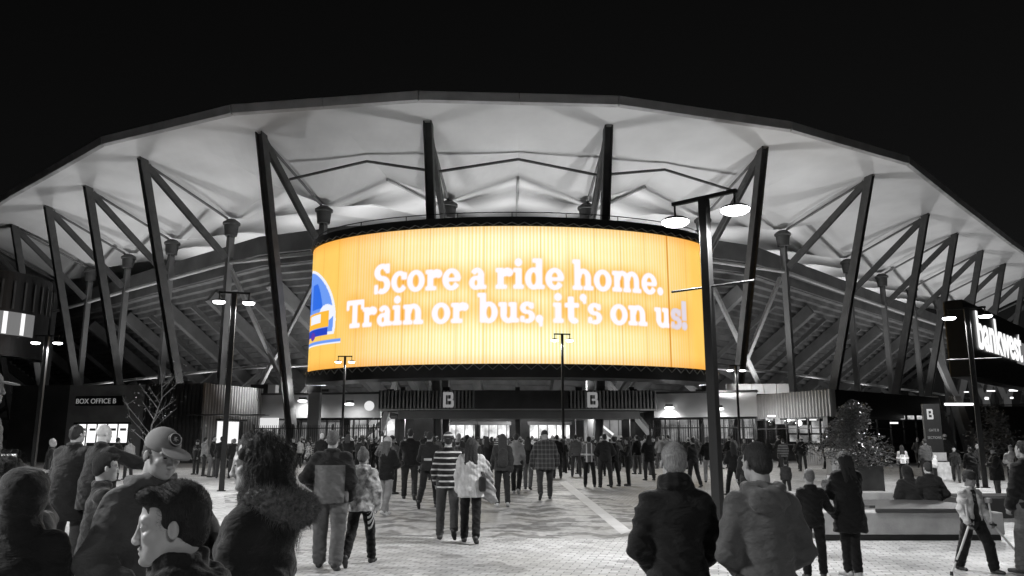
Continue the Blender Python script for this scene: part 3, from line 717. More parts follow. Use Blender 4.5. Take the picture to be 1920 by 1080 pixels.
for k, px in enumerate((985, 1021, 1088, 1154)):
    p = atY(px, 783, 59.5)
    e = empty("ceiling_lamp", p, 0, ("leftmost ceiling lamp right of the middle canopy post", "second ceiling lamp right of the middle canopy post", "third ceiling lamp right of the middle canopy post", "rightmost ceiling lamp under the canopy")[k], "ceiling lamp", "ceiling lamps under the canopy")
    MB().lathe((0, 0, 0), [(.05, .1), (.3, .08), (.3, 0), (.1, -.03)], 12).build("lamp_head", emis("lamp_lens", 6.0), e)
for x, y, pw in ((-7, 62, 500), (0, 63, 600), (7, 62, 500), (-16, 65, 400), (15, 63, 400), (0, 69, 700)):
    lamp("concourse_light", 'POINT', (x, y, 3.3), pw, radius=.2)
for x, y, pw in ((-5, 62, 1300), (5, 62, 1300), (-16, 66, 1100), (16, 66, 1100)):
    lamp("added_soffit_light", 'SPOT', (x, y, 5.3), pw, (x * 1.1, y + 8, 12), .2, 150, .8)  # spots added above the canopy to brighten the sloping underside behind it
# round sign beside the canopy
p = atY(692, 761, 58.6)
e = empty("round_sign", (p.x, p.y, 0), 0, "white round sign on a bracket beside the left end of the canopy", "sign")
e.location.z = p.z; MB().tube((0, 0, 0), (0, .12, 0), .36, n=24, up=(0, 0, 1)).build("disc", emis("disc_white", .8), e); MB().beam((0, .12, 0), (0, 1.2, .2), .06, .06).build("bracket", M_BLACK, e)

# gate fences
def fence(a, b, h, label, grp="gate fences"):
    a = Vector((a[0], a[1], 0)); b = Vector((b[0], b[1], 0)); d = b - a; L = d.length
    e = empty("metal_fence", a, math.atan2(d.y, d.x), label, "fence", grp)
    mb = MB(); n = int(L / .16)
    for k in range(n): x = (k + .5) * L / n; mb.box(x - .018, -.018, .08, x + .018, .018, h)
    mb.build("bars", M_BLACK, e); MB().box(0, -.03, h - .25, L, .03, h - .19).box(0, -.03, .2, L, .03, .26).build("rail", M_BLACK, e)
    for k in range(int(L / 2.6) + 1): x = k * L / int(L / 2.6) ; MB().box(x - .06, -.06, 0, x + .06, .06, h + .08).build("post", M_BLACK, e)
    return e
fence((-19.2, 59.6), (-9.9, 57.6), 2.6, "black bar fence between the box office and the canopy")
fence((9.9, 57.6), (17.0, 56.0), 2.6, "black bar fence between the canopy and the right kiosk")
def barrier(p0, p1, label):
    a = Vector((*p0, 0)); b = Vector((*p1, 0)); d = b - a; L = d.length
    e = empty("crowd_barrier", a, math.atan2(d.y, d.x), label, "barrier", "crowd barriers in front of the gate fence")
    m_ = mat("galvanised", .35, .35, 0, 1, .1)
    f = MB().tube((0,0,1.1), (L,0,1.1), .022).tube((0,0,.2), (L,0,.2), .018).tube((0,0,0), (0,0,1.1), .022).tube((L,0,0), (L,0,1.1), .022)
    f.build("barrier_frame", m_, e); g = MB()
    for k in range(int(L/.13)): g.tube((.1 + k*.13, 0, .2), (.1 + k*.13, 0, 1.1), .009, n=6)
    g.build("infill_bars", m_, e)
barrier(G(1188, 876), G(1250, 874), "grey crowd barrier right of the queue in front of the fence"); barrier(G(1253, 874), G(1310, 872), "grey crowd barrier beside the man with grey hair")

# right kiosk
Q1 = atY(1558, 728, 50.0); Q0 = Vector((WR0.x, WR0.y, 0)); Q2 = atY(1760, 745, 60.5)
ko = empty("kiosk", (Q1.x, Q1.y, 0), 0, "low kiosk with a ribbed grey fascia and lit glass front, right of the gate", "building")
zk = 4.7; zfb = 3.02
kb(MB().wall(Q0, Q1, zfb, zk, .3).corr(Q0, Q1, zfb - .02, zk, .30, .12), "ribbed_fascia", M_CORR, ko)
kb(MB().wall(Q1, Q2, zfb, zk, .3), "dark_fascia", M_BLACK, ko)
kb(MB().wall(Q1, Q2, 0, 1.15, .25), "counter_wall", M_BLACK, ko)
gk = (Vector((Q1.x, Q1.y)) - Vector((Q0.x, Q0.y))); La = gk.length; ang = math.atan2(gk.y, gk.x)
c0 = Vector(lerp2(Q0, Q1, .56)); kb(MB().wall(c0, Q1, 0, 1.2, .2).corr(c0, Q1, 0.02, 1.2, .2, .06), "counter_wall", M_CORR, ko)
glazed(ko, (Q0.x - Q1.x, Q0.y - Q1.y + .25, 0), ang, La, 1.2, zfb, 7, None)
g2 = Vector((Q2.x - Q1.x, Q2.y - Q1.y)); glazed(ko, (0, .3, 0), math.atan2(g2.y, g2.x), g2.length, 1.15, zfb, 8, None)
kb(MB().box(Q1.x - .35, Q1.y + .05, 0, Q1.x + .3, Q1.y + .8, zfb), "corner_post", M_BLACK, ko)
MB().add([(Q0.x-Q1.x, Q0.y-Q1.y, zk-.3), (-.1, .35, zk-.3), (Q2.x-Q1.x, Q2.y-Q1.y, zk-.3), (Q0.x-Q1.x+5, Q2.y-Q1.y+2, zk-.3)], [(0,1,2,3)]).build("roof", M_CLAD, ko)
# inside the kiosk
def inside(px0, px1, py0, py1, Y, g, tex=(1.5, 1, 1.5), nm="menu_board"):
    a = atY(px0, py1, Y); b = atY(px1, py0, Y)
    o = MB().box(a.x, Y, a.z, b.x, Y + .1, b.z).build(nm, emis(f"kiosk_{g}", g, 1.0, tex=tex), ko); o.matrix_parent_inverse = Matrix.Translation(-ko.location)
inside(1480, 1498, 798, 812, 55, .55); inside(1501, 1520, 797, 812, 55, .7); inside(1524, 1543, 790, 812, 55, 1.0); inside(1482, 1500, 815, 828, 54.6, .9); inside(1524, 1544, 815, 830, 54.6, 1.1)
inside(1500, 1522, 816, 830, 54.8, .25); inside(1562, 1578, 812, 826, 55, .45); inside(1585, 1610, 800, 812, 55, .12); inside(1455, 1470, 784, 795, 55, .6); inside(1437, 1449, 783, 788, 54, .9)
for k in range(6):
    a = atY(1633 + k*17.5, 783, 56.5); o = MB().box(a.x, a.y, a.z - .12, a.x + .42, a.y + .1, a.z + .14).build("ceiling_strip", emis("strip_lit", .75, 1.0, tex=(3, 1, 6)), ko); o.matrix_parent_inverse = Matrix.Translation(-ko.location)
for px, py in ((1447, 780), (1504, 786), (1524, 787), (1484, 787), (1565, 788), (1583, 786), (1677, 793)):
    a = atY(px, py, 54); o = MB().box(a.x - .25, a.y, a.z - .05, a.x + .25, a.y + .1, a.z + .05).build("ceiling_strip", emis("strip_bright", 2.0), ko); o.matrix_parent_inverse = Matrix.Translation(-ko.location)
lamp("kiosk_light", 'POINT', (Q1.x + .5, Q1.y + 4, 2.7), 60, radius=.2); lamp("kiosk_light", 'POINT', (Q1.x - 3, Q1.y + 4.5, 2.7), 60, radius=.2)
bk = kb(MB().wall((Q0.x + 1, Q0.y + 3.4), (Q2.x + .2, Q2.y + 1), 0, zk - .35, .2), "back_wall", mat("kiosk_back", .05, .8, .1, 5, .4, 1), ko)
# roof plant and white upstand behind the right wing
pp = atY(1362, 735, 60.6); pq = atY(1480, 733, 60.6)
up = empty("roof_upstand", (pp.x, 60.6, 0), 0, "pale panelled upstand on the roof above the right wing wall", "parapet")
um = MB(); L5 = (pq.x - pp.x) / 5
for k in range(5): um.box(k*L5 + .02, 0, 4.99, (k+1)*L5 - .02, .2, 5.75)
um.build("panels", M_CLAD_L, up); MB().box(-.02, .21, 4.96, 5*L5, .35, 5.6).build("backing", M_CLAD, up)
pp = atY(470, 722, 63.5)
rp = empty("roof_plant", (pp.x, pp.y, 4.9), 0, "dark box with a white end on the roof behind the box office", "roof plant")
MB().box(0, 0, 0, 1.4, 1, 1.0).build("casing", M_BLACK, rp); MB().box(1.41, -.02, 0, 2.0, 1, .98).build("end_panel", M_CLAD_L, rp)

# directory totem
p = atZ(1752, 900, 0); p = atY(1750, 800, 33); 
to = empty("directory_sign", (p.x, p.y, 0), rad(-8), "tall black directory sign with a white letter B and small lines of text", "sign"); to.scale = (.78, 1, 1)
MB().box(-.42, 0, 0, .42, .22, 3.05).build("board", M_BLACK, to, bevel=.01)
o = bglyph(.42, .3, .03).build("letter", emis("white_print", .5, 1.0), to); o.location = (-.26, -.002, 2.42)
tt = lettering("lettering", "GATE B\n\nSECTIONS", .15, (.0, -.02, 1.93), (rad(90), 0, 0), emis("grey_print", .2), to, .003)
MB().box(-.28, -.03, .75, .5, -.003, 1.08).build("grey_panel", mat("grey_panel", .35, .6), to)
MB().box(-.05, -.10, .0, .62, -.04, .70).build("white_panel", mat("pale_panel", .6, .6, 0, 1, .3, 5), to)

# slanted concrete column right of the totem and dark hoarding
for k, (x0, x1, g, lb) in enumerate(((1762, 1790, .07, "broad grey slanting pier right of the directory sign"), (1812, 1832, .06, "narrow dark pier behind the right lamp post"))):
    a = atY(x0, 740, 62); b = atY(x1, 740, 62)
    e = empty("stadium_pier", (a.x, 62, 0), 0, lb, "pier", "dark piers right of the kiosk")
    MB().add([(0,0,0),(b.x-a.x,0,0),(b.x-a.x,1,0),(0,1,0),(-.9,0,4.9),(b.x-a.x-1.3,0,4.9),(b.x-a.x-1.3,1,4.9),(-.9,1,4.9)], [(0,3,2,1),(4,5,6,7),(0,1,5,4),(1,2,6,5),(2,3,7,6),(3,0,4,7)]).build("shaft", mat("pier_grey", .22, .8, .1, 5, .2, 1), e)
a = atY(1784, 740, 63); b = atY(2050, 740, 66)
hd = empty("site_wall", (a.x, 63, 0), 0, "long dark wall at the right behind the conifer", "wall")
MB().wall((0, 0), (b.x - a.x, 3), 0, 4.2, .3).build("wall_face", mat("hoarding", .06, .8, .1, 3, .4, .4), hd); MB().box(0, -.08, 4.21, b.x - a.x, -.02, 4.3).build("capping", M_STEEL, hd)
# small bright lamps in the dark under the far right stand
for k, (px, py, w, hh, lb) in enumerate(((1812, 735, .5, .12, "small flat far lamp just left of the right lamp post"), (1858, 733, .9, .14, "flat far lamp right of the right lamp post"), (1850, 747, .32, .3, "round far lamp below the flat one"), (1896, 721, .4, .3, "highest small far lamp near the right edge"), (1900, 732, .9, .22, "dim flat far lamp near the right edge"), (1897, 746, .28, .2, "tiny round far lamp near the right edge"), (1798, 758, 2.2, .2, "long bright strip lamp on top of the dark wall"))):
    p = atY(px, py, 62 if k == 6 else 90)
    e = empty("far_lamp", p, 0, lb, "lamp", "far lamps under the right stand")
    MB().tube((-w/2, 0, 0), (w/2, 0, 0), hh/2, n=10).build("lens", emis("far_lens", 1.6), e); MB().box(-w/2, .05, hh*.4, w/2, .3, hh*.8).build("housing", M_BLACK, e)
# Y-shaped far columns of the right stand
for k, px in enumerate((1795, 1845, 1885)):
    p = atY(px, 750, 95)
    e = empty("branching_column", (p.x, 95, 0), 0, ("leftmost grey Y-shaped column under the far right stand", "middle grey Y-shaped column under the far right stand", "rightmost faint Y-shaped column under the far right stand")[k], "column", "Y-shaped columns of the far stand")
    MB().beam((0,0,0), (0,0,6.5), .9, .9, up=(0,1,0)).build("stem", M_COLUMN, e); MB().beam((-.2,0,6.3), (-2.2,0,12.5), .7, .7, up=(0,1,0)).build("branch", M_COLUMN, e); MB().beam((.2,0.02,6.3), (2.4,0,12.5), .7, .7, up=(0,1,0)).build("branch", M_COLUMN, e)
lamp("far_light", 'POINT', (58, 84, 6), 900, radius=.3)

# ================================================================= LAMP POSTS
def lamp_post(base, h, rot, bar, label, head_l=.42, w=.15, arms=None, power=700, drop=(.24, .24), lit=True, headw=.2):
    e = empty("lamp_post", (base[0], base[1], 0), rot, label, "lamp post", "lamp posts on the plaza")
    MB().box(-w/2, -w/2, 0, w/2, w/2, h).build("pole", M_LAMPPOST, e, bevel=.01)
    MB().box(-w*.8, -w*.8, 0, w*.8, w*.8, .03).build("base_plate", M_LAMPPOST, e)
    MB().beam((-bar, 0, h), (bar, 0, h), .07, .06).build("cross_bar", M_LAMPPOST, e)
    for sg in (-1, 1):
        MB().tube((sg*bar*.93, 0, h - .02), (sg*bar*.93, 0, h - drop[0]), .018, n=8).build("hanger", M_LAMPPOST, e)
        x = sg * bar * .93; z = h - drop[0]
        hd = MB().lathe((x, 0, z), [(.03, .02), (headw*.7, -.01), (headw, -.05), (headw, -.07)], 20).build("lamp_head", M_LAMPPOST, e)
        MB().lathe((x, 0, z), [(headw*.98, -.071), (headw*.96, -.10), (headw*.75, -.135), (headw*.3, -.15), (.02, -.15)], 20).build("lens", emis("lamp_glow", 14.0), hd)
        if lit: 
            q = Matrix.Rotation(rot, 4, 'Z') @ Vector((x, 0, 0))
            lamp("lamp_light", 'SPOT', (base[0] + q.x, base[1] + q.y, z - .24), power / 2, (base[0] + q.x, base[1] + q.y, 0), .12, 172, .35)
    if arms:
        for z, l0, l1 in arms: MB().tube((-l0, 0, z), (l1, 0, z), .022, n=8).build("banner_arm", M_LAMPPOST, e)
    return e
pA = atZ(1350, 1023, 0); hA = atY(1323, 371, pA.y).z
lamp_post(pA, hA, rad(-42), .60, "tall black lamp post standing right of the man with grey hair", headw=.24, w=.15, arms=[(atY(1330, 538, pA.y).z, .68, .82)], power=1900)
pB = atZ(415, 921, 0); lamp_post(pB, atY(436, 549, pB.y).z, rad(15), .50, "black lamp post in front of the ribbed box office wall", w=.16, power=2300)
pC = atY(88, 640, 36); lamp_post((pC.x, pC.y), pC.z + .25, rad(5), .52, "black lamp post left of the box office sign", w=.17, power=2300)
pD = atY(1812, 583, 27.5); lamp_post((pD.x, pD.y), pD.z + .1, rad(-25), .60, "black lamp post with thin side arms near the right edge", w=.16, arms=[(atY(1820, 673, 27.5).z, .75, .9)], power=2300, headw=.22)
pE = atY(1054, 632, 40); lamp_post((pE.x, pE.y), pE.z + .15, rad(8), .42, "thin lamp post in front of the lower middle of the big screen", w=.12, power=1500, headw=.19)
pF = atY(647, 673, 46); lamp_post((pF.x, pF.y), pF.z + .15, rad(0), .42, "thin lamp post at the lower left corner of the big screen", w=.12, power=1500, headw=.19)
pG = atY(1380, 688, 50); lamp_post((pG.x, pG.y), pG.z + .1, rad(0), .42, "small far lamp post between the big screen and the kiosk roof", w=.12, power=1500, headw=.19)
lamp_post((-12.5, 11.5), 6.0, rad(20), .55, "added unseen black lamp post on the left just outside the picture", power=3000)  # post added out of view to brighten the left of the plaza
lamp_post((-7.2, 3.2), 6.0, rad(60), .55, "added unseen black lamp post left of the photographer", power=2600)  # unseen post added to light the boy's face from the left
lamp_post((4.5, -5.5), 6.0, rad(-10), .55, "added unseen black lamp post behind the photographer", power=1000)  # added out of view behind the camera to brighten the foreground
# ================================================================= PEOPLE
# signed-distance figures meshed with surface nets; +Y is the way the figure faces, metres for a 1.75 m adult
V3 = lambda *a: np.array(a, float)
def Rz(a): a = rad(a); c, s = math.cos(a), math.sin(a); return np.array([[c,-s,0],[s,c,0],[0,0,1.0]])
def Rx(a): a = rad(a); c, s = math.cos(a), math.sin(a); return np.array([[1,0,0],[0,c,-s],[0,s,c]])
def Ry(a): a = rad(a); c, s = math.cos(a), math.sin(a); return np.array([[c,0,s],[0,1,0],[-s,0,c]])
class Sdf:
    def __init__(s, k=0.03): s.p = []; s.k = k
    def cap(s, a, b, ra, rb=None, ay=1.0, k=None, sub=False):
        a = np.array(a, float); b = np.array(b, float); rb = ra if rb is None else rb; r = max(ra, rb) * max(1, ay)
        s.p.append(('c', np.minimum(a, b) - r, np.maximum(a, b) + r, (a, b, ra, rb, ay), k, sub)); return s
    def ell(s, c, r, M=None, k=None, sub=False):
        c = np.array(c, float); r = np.array(r, float); m = r.max()
        s.p.append(('e', c - m, c + m, (c, r, M), k, sub)); return s
    def cut(s, pt, n, far=3.0):     # keep the side n points away from
        s.p.append(('p', None, None, (np.array(pt, float), np.array(n, float) / np.linalg.norm(n)), None, True)); return s
    def cutz(s, z, lo=True): return s.cut((0, 0, z), (0, 0, -1 if lo else 1))
    def mesh(s, res, post=None):
        lo = np.min([p[1] for p in s.p if p[1] is not None and not p[5]], 0) - .03; hi = np.max([p[2] for p in s.p if p[2] is not None and not p[5]], 0) + .03
        n = np.ceil((hi - lo) / res).astype(int) + 1
        ax = [lo[i] + np.arange(n[i]) * res for i in range(3)]
        F = np.full(n, .12, np.float32)
        for kind, a, b, q, k, sub in s.p:
            k = s.k if k is None else k
            if kind == 'p':
                pt, nn = q
                d = ((ax[0] - pt[0]) * nn[0])[:, None, None] + ((ax[1] - pt[1]) * nn[1])[None, :, None] + ((ax[2] - pt[2]) * nn[2])[None, None, :]
                F = np.maximum(F, d.astype(np.float32)); continue
            pad = k + .035; i0 = np.maximum(((a - pad - lo) / res).astype(int), 0); i1 = np.minimum(((b + pad - lo) / res).astype(int) + 2, n)
            if (i1 <= i0).any(): continue
            sl = tuple(slice(i0[i], i1[i]) for i in range(3))
            X = ax[0][sl[0]][:, None, None]; Y = ax[1][sl[1]][None, :, None]; Z = ax[2][sl[2]][None, None, :]
            if kind == 'c':
                A, B, ra, rb, ay = q; ba = B - A; ba2 = ba.copy(); ba2[1] /= ay; L = (ba2**2).sum() + 1e-9
                px, py, pz = X - A[0], (Y - A[1]) / ay, Z - A[2]
                h = np.clip((px*ba2[0] + py*ba2[1] + pz*ba2[2]) / L, 0, 1)
                d = (np.sqrt((px - h*ba2[0])**2 + (py - h*ba2[1])**2 + (pz - h*ba2[2])**2) - (ra + (rb - ra) * h)) * min(1, ay)
            else:
                c, r, M = q; px, py, pz = X - c[0], Y - c[1], Z - c[2]
                if M is not None:
                    px, py, pz = (px*M[0,0] + py*M[1,0] + pz*M[2,0], px*M[0,1] + py*M[1,1] + pz*M[2,1], px*M[0,2] + py*M[1,2] + pz*M[2,2])
                k0 = np.sqrt((px/r[0])**2 + (py/r[1])**2 + (pz/r[2])**2); k1 = np.sqrt((px/r[0]**2)**2 + (py/r[1]**2)**2 + (pz/r[2]**2)**2) + 1e-9
                d = k0 * (k0 - 1) / k1
            G_ = F[sl]
            if sub: d = -d; h = np.clip(.5 - .5*(G_ - d)/k, 0, 1); F[sl] = G_ + (d - G_)*h + k*h*(1-h)
            else: h = np.clip(.5 + .5*(G_ - d)/k, 0, 1); F[sl] = G_ + (d - G_)*h - k*h*(1-h)
        if post is not None: F = F + post(ax[0][:, None, None], ax[1][None, :, None], ax[2][None, None, :]).astype(np.float32)
        F[0] = F[-1] = .05; F[:, 0] = F[:, -1] = .05; F[:, :, 0] = F[:, :, -1] = .05
        return nets(F, lo, res)
def nets(F, lo, res):
    S = F < 0; n = F.shape
    c = np.zeros(tuple(m - 1 for m in n), np.int8)
    for dx in (0, 1):
        for dy in (0, 1):
            for dz in (0, 1): c += S[dx:n[0]-1+dx, dy:n[1]-1+dy, dz:n[2]-1+dz]
    cells = np.argwhere((c > 0) & (c < 8)); idx = -np.ones(c.shape, np.int64); idx[tuple(cells.T)] = np.arange(len(cells))
    acc = np.zeros((len(cells), 3)); cnt = np.zeros(len(cells))
    for ax_ in range(3):
        o = [q for q in range(3) if q != ax_]
        for u in (0, 1):
            for v in (0, 1):
                a = cells.copy(); a[:, o[0]] += u; a[:, o[1]] += v; b = a.copy(); b[:, ax_] += 1
                fa = F[tuple(a.T)]; fb = F[tuple(b.T)]; m = (fa < 0) != (fb < 0)
                t = np.where(m, fa / np.where(m, fa - fb, 1), 0); off = np.zeros((len(cells), 3)); off[:, o[0]] = u; off[:, o[1]] = v; off[:, ax_] = t
                acc[m] += off[m]; cnt[m] += 1
    V = lo + (cells + acc / np.maximum(cnt, 1)[:, None]) * res
    quads = []
    for ax_ in range(3):
        o = [(ax_ + 1) % 3, (ax_ + 2) % 3]; sa = [slice(None)]*3; sb = [slice(None)]*3; sa[ax_] = slice(0, -1); sb[ax_] = slice(1, None)
        for q in o: sa[q] = sb[q] = slice(1, -1)
        A_, B_ = S[tuple(sa)], S[tuple(sb)]
        for flag, flip in ((A_ & ~B_, False), (~A_ & B_, True)):
            e = np.argwhere(flag)
            if not len(e): continue
            e = e.copy()
            for q in o: e[:, q] += 1
            cs = []
            for u, v in ((-1, -1), (0, -1), (0, 0), (-1, 0)):
                w = e.copy(); w[:, o[0]] += u; w[:, o[1]] += v; cs.append(idx[tuple(w.T)])
            q4 = np.stack(cs, 1); quads.append(q4[:, ::-1] if flip else q4)
    return V, np.concatenate(quads) if quads else np.zeros((0, 4), int)
def to_mesh(name, parts):
    k = 0; Vs = []; Qs = []
    for V, Q in parts: Vs.append(V); Qs.append(Q + k); k += len(V)
    V = np.concatenate(Vs); Q = np.concatenate(Qs)
    me = bpy.data.meshes.new(name); me.vertices.add(len(V)); me.vertices.foreach_set("co", V.ravel())
    me.loops.add(Q.size); me.loops.foreach_set("vertex_index", Q.ravel().astype(np.int32))
    me.polygons.add(len(Q)); me.polygons.foreach_set("loop_start", np.arange(0, Q.size, 4, dtype=np.int32))
    me.polygons.foreach_set("use_smooth", np.ones(len(Q), bool)); me.update(calc_edges=True); return me
def part(name, me, m, parent):
    o = bpy.data.objects.new(name, me); COL.objects.link(o); o.parent = parent
    me.materials.clear(); me.materials.append(m); return o

# ---- garment materials
def cloth(g, kind='plain', rough=0.85):
    key = f"cloth_{kind}_{g}"
    if key in MATS: return MATS[key]
    m, nt, b = nodes_of(key); N, Lk = nt.nodes, nt.links; b.inputs["Roughness"].default_value = rough
    b.inputs["Sheen Weight"].default_value = 0.12; b.inputs["Specular IOR Level"].default_value = 0.25
    tc = N.new("ShaderNodeTexCoord"); sx = N.new("ShaderNodeSeparateXYZ"); Lk.new(tc.outputs["Object"], sx.inputs[0])
    def noise(sc, det=4, vec=None):
        n = N.new("ShaderNodeTexNoise"); n.inputs["Scale"].default_value = sc; n.inputs["Detail"].default_value = det; Lk.new(vec or tc.outputs["Object"], n.inputs[0]); return n.outputs[0]
    def rng(src, a, c, lo, hi, itp='LINEAR'):
        r = N.new("ShaderNodeMapRange"); r.interpolation_type = itp; Lk.new(src, r.inputs[0])
        for i, q in enumerate((a, c, lo, hi)): r.inputs[i+1].default_value = q
        return r.outputs[0]
    def mth(op, a, c=None):
        x = N.new("ShaderNodeMath"); x.operation = op
        for i, q in enumerate((a, c)):
            if q is None: continue
            if isinstance(q, (int, float)): x.inputs[i].default_value = q
            else: Lk.new(q, x.inputs[i])
        return x.outputs[0]
    base = rng(noise(7), .3, .7, g*.8, g*1.2); z = sx.outputs[2]; x = sx.outputs[0]
    bump_h = noise(130, 3); bs = .25
    if kind == 'stripes':    # pale bands every 9 cm
        s = mth('FRACT', mth('ADD', mth('MULTIPLY', z, 10.5), mth('MULTIPLY', noise(4), .25))); base = mth('ADD', base, mth('MULTIPLY', mth('LESS_THAN', s, .27), .48))
    elif kind == 'widestripes':
        s = mth('FRACT', mth('MULTIPLY', z, 8.0)); base = mth('ADD', base, mth('MULTIPLY', mth('LESS_THAN', s, .4), .10))
    elif kind == 'plaid':
        a = mth('LESS_THAN', mth('FRACT', mth('MULTIPLY', z, 9)), .3); c = mth('LESS_THAN', mth('FRACT', mth('MULTIPLY', x, 10)), .3); base = mth('ADD', base, mth('MULTIPLY', mth('ADD', a, c), .035))
    elif kind == 'tiedye': base = rng(noise(11, 5), .36, .62, .14, .62)
    elif kind == 'knit':
        w = mth('SINE', mth('MULTIPLY', x, 260)); bump_h = w; bs = .9; base = mth('MULTIPLY', base, rng(w, -1, 1, .78, 1.05))
    elif kind == 'hivis':
        s = mth('LESS_THAN', mth('ABSOLUTE', mth('SUBTRACT', z, 1.12)), .03); t = mth('LESS_THAN', mth('ABSOLUTE', mth('SUBTRACT', mth('ABSOLUTE', x), .09)), .022); base = mth('ADD', base, mth('MULTIPLY', mth('MAXIMUM', s, t), .5))
    elif kind == 'yoke':     # black shoulders and sleeves over a grey body
        up = mth('GREATER_THAN', mth('ADD', z, mth('MULTIPLY', mth('GREATER_THAN', mth('ABSOLUTE', x), .195), 1.0)), 1.30); base = mth('ADD', mth('MULTIPLY', base, mth('SUBTRACT', 1.0, up)), mth('MULTIPLY', up, .012))
    elif kind == 'puffer':
        w = mth('SINE', mth('MULTIPLY', z, 95)); bump_h = w; bs = .8
    elif kind == 'graphic':
        q = mth('MULTIPLY', mth('LESS_THAN', mth('ABSOLUTE', mth('SUBTRACT', z, 1.28)), .06), mth('GREATER_THAN', noise(26, 2), .52)); base = mth('ADD', base, mth('MULTIPLY', q, .12))
    elif kind == 'backprint':
        q = mth('MULTIPLY', mth('LESS_THAN', mth('ABSOLUTE', mth('SUBTRACT', z, 1.08)), .025), mth('LESS_THAN', mth('ABSOLUTE', x), .09)); base = mth('ADD', base, mth('MULTIPLY', q, .4))
    elif kind == 'sidestripe':
        q = mth('MULTIPLY', mth('GREATER_THAN', x, .10), mth('LESS_THAN', mth('FRACT', mth('MULTIPLY', sx.outputs[1], 28)), .5)); q = mth('MULTIPLY', q, mth('LESS_THAN', mth('ABSOLUTE', sx.outputs[1]), .055)); base = mth('ADD', base, mth('MULTIPLY', q, .6))
    elif kind == 'cuffs':    # pale rib bands
        base = mth('ADD', base, mth('MULTIPLY', mth('GREATER_THAN', z, 1.45), .3))
    Lk.new(base, b.inputs["Base Color"])
    # creases: stretched noise plus weave
    mp = N.new("ShaderNodeMapping"); mp.inputs["Scale"].default_value = (1.0, 1.0, 1.9); mp.inputs["Rotation"].default_value = (0, rad(35), 0); Lk.new(tc.outputs["Object"], mp.inputs[0])
    cr = N.new("ShaderNodeTexNoise"); cr.inputs["Scale"].default_value = 6.0; cr.inputs["Detail"].default_value = 4; cr.inputs["Distortion"].default_value = .3; Lk.new(mp.outputs[0], cr.inputs[0])
    b1 = N.new("ShaderNodeBump"); b1.inputs["Strength"].default_value = .8; b1.inputs["Distance"].default_value = .05; Lk.new(cr.outputs[0], b1.inputs["Height"])
    b2 = N.new("ShaderNodeBump"); b2.inputs["Strength"].default_value = bs; b2.inputs["Distance"].default_value = .006; Lk.new(bump_h, b2.inputs["Height"]); Lk.new(b1.outputs[0], b2.inputs["Normal"])
    Lk.new(b2.outputs[0], b.inputs["Normal"]); MATS[key] = m; return m
def skin(g=.30): return mat(f"skin_{g}", g, .5, .08, 160, .08, 14)
def hairm(g): return mat(f"hair_{g}", g, .68, .8, 55, .45, 30, stretch=(6, 6, 1.0))
SHOE = mat("shoe_leather", .03, .5, .1, 60, .3, 20); SHOE_W = mat("pale_shoe", .45, .6, .1, 60, .2, 20)
def folds(amp, seed, sharp=1.0):
    r = np.random.RandomState(seed); ph = r.rand(8) * 6.28
    def f(X, Y, Z):
        a = np.sin(X*22 + Z*31 + ph[0] + 1.5*np.sin(Z*13 + ph[1])) * np.sin(Y*26 - Z*17 + ph[2])
        c = 1 - 2.2*np.abs(np.sin(Z*21 + X*16 + ph[5] + 1.8*np.sin(X*9 + Z*6 + ph[6]) + 1.2*np.sin(Y*14 + ph[7])))
        b = (1 - 2*np.abs(np.sin(Z*40 + X*22 + ph[3] + 2*np.sin(X*15 + ph[4])))) * .22 * np.clip(np.abs(X)*6, .3, 1)
        return -amp * (-.6*a + .55*c*sharp + b)
    return f
def strands(V, Q, n, length, width, down=0.0, back=(0,0,0), curl=0.0, seg=3, seed=0, lift=.6, keep=None, freq=90.0, mess=.22):
    """thin tapering ribbons rooted on a surface: hair or fur"""
    r = np.random.RandomState(seed); q = Q[r.randint(0, len(Q), n)]
    A_, B_, C_, D_ = (V[q[:, k]] for k in range(4)); u = r.rand(n, 1); v = r.rand(n, 1); p = (A_*(1-u) + B_*u)*(1-v) + (D_*(1-u) + C_*u)*v
    nn = np.cross(B_ - A_, D_ - A_); nn /= np.linalg.norm(nn, axis=1, keepdims=True) + 1e-9
    if keep is not None: m = keep(p); p, nn = p[m], nn[m]; n = len(p)
    L = length*(.6 + .7*r.rand(n, 1)); d = nn*lift + np.array(back) + r.randn(n, 3)*mess; d /= np.linalg.norm(d, axis=1, keepdims=True)
    side = np.cross(d, r.randn(n, 3)); side /= np.linalg.norm(side, axis=1, keepdims=True) + 1e-9
    ph = r.rand(n, 1)*6.28; verts = []; fr = freq*(.8 + .4*r.rand(n, 1))
    for k in range(seg + 1):
        w = width*(1 - k/(seg + .3)); wob = side*0
        if curl: t_ = k/seg*L*fr; wob = (side*np.sin(t_ + ph) + np.cross(side, d)*np.cos(t_ + ph))*curl*min(1, k/2)
        verts.append(np.stack([p + wob - side*w, p + wob + side*w], 1))
        g = nn*lift*max(0, 1 - k*.5) + np.array(back) + np.array([0, 0, -down*(k + .5)]); dd = d*.6 + g*.4; d = dd/ (np.linalg.norm(dd, axis=1, keepdims=True) + 1e-9); p = p + d*L/seg
    W_ = np.stack(verts, 1).reshape(n*(seg + 1)*2, 3); base = (np.arange(n)*(seg + 1)*2)[:, None]; qs = []
    for k in range(seg): qs.append(base + np.array([2*k, 2*k+1, 2*k+3, 2*k+2]))
    return W_, np.concatenate(qs)
STAND = ((2, 3, 4), (-2, 2, 5)); WALK = ((22, 6, 3), (-14, 24, 3)); WALK2 = ((-16, 28, 3), (20, 5, 3)); STROLL = ((10, 4, 3), (-9, 12, 3)); FEET = ((4, 6, 6), (-3, 3, 8))
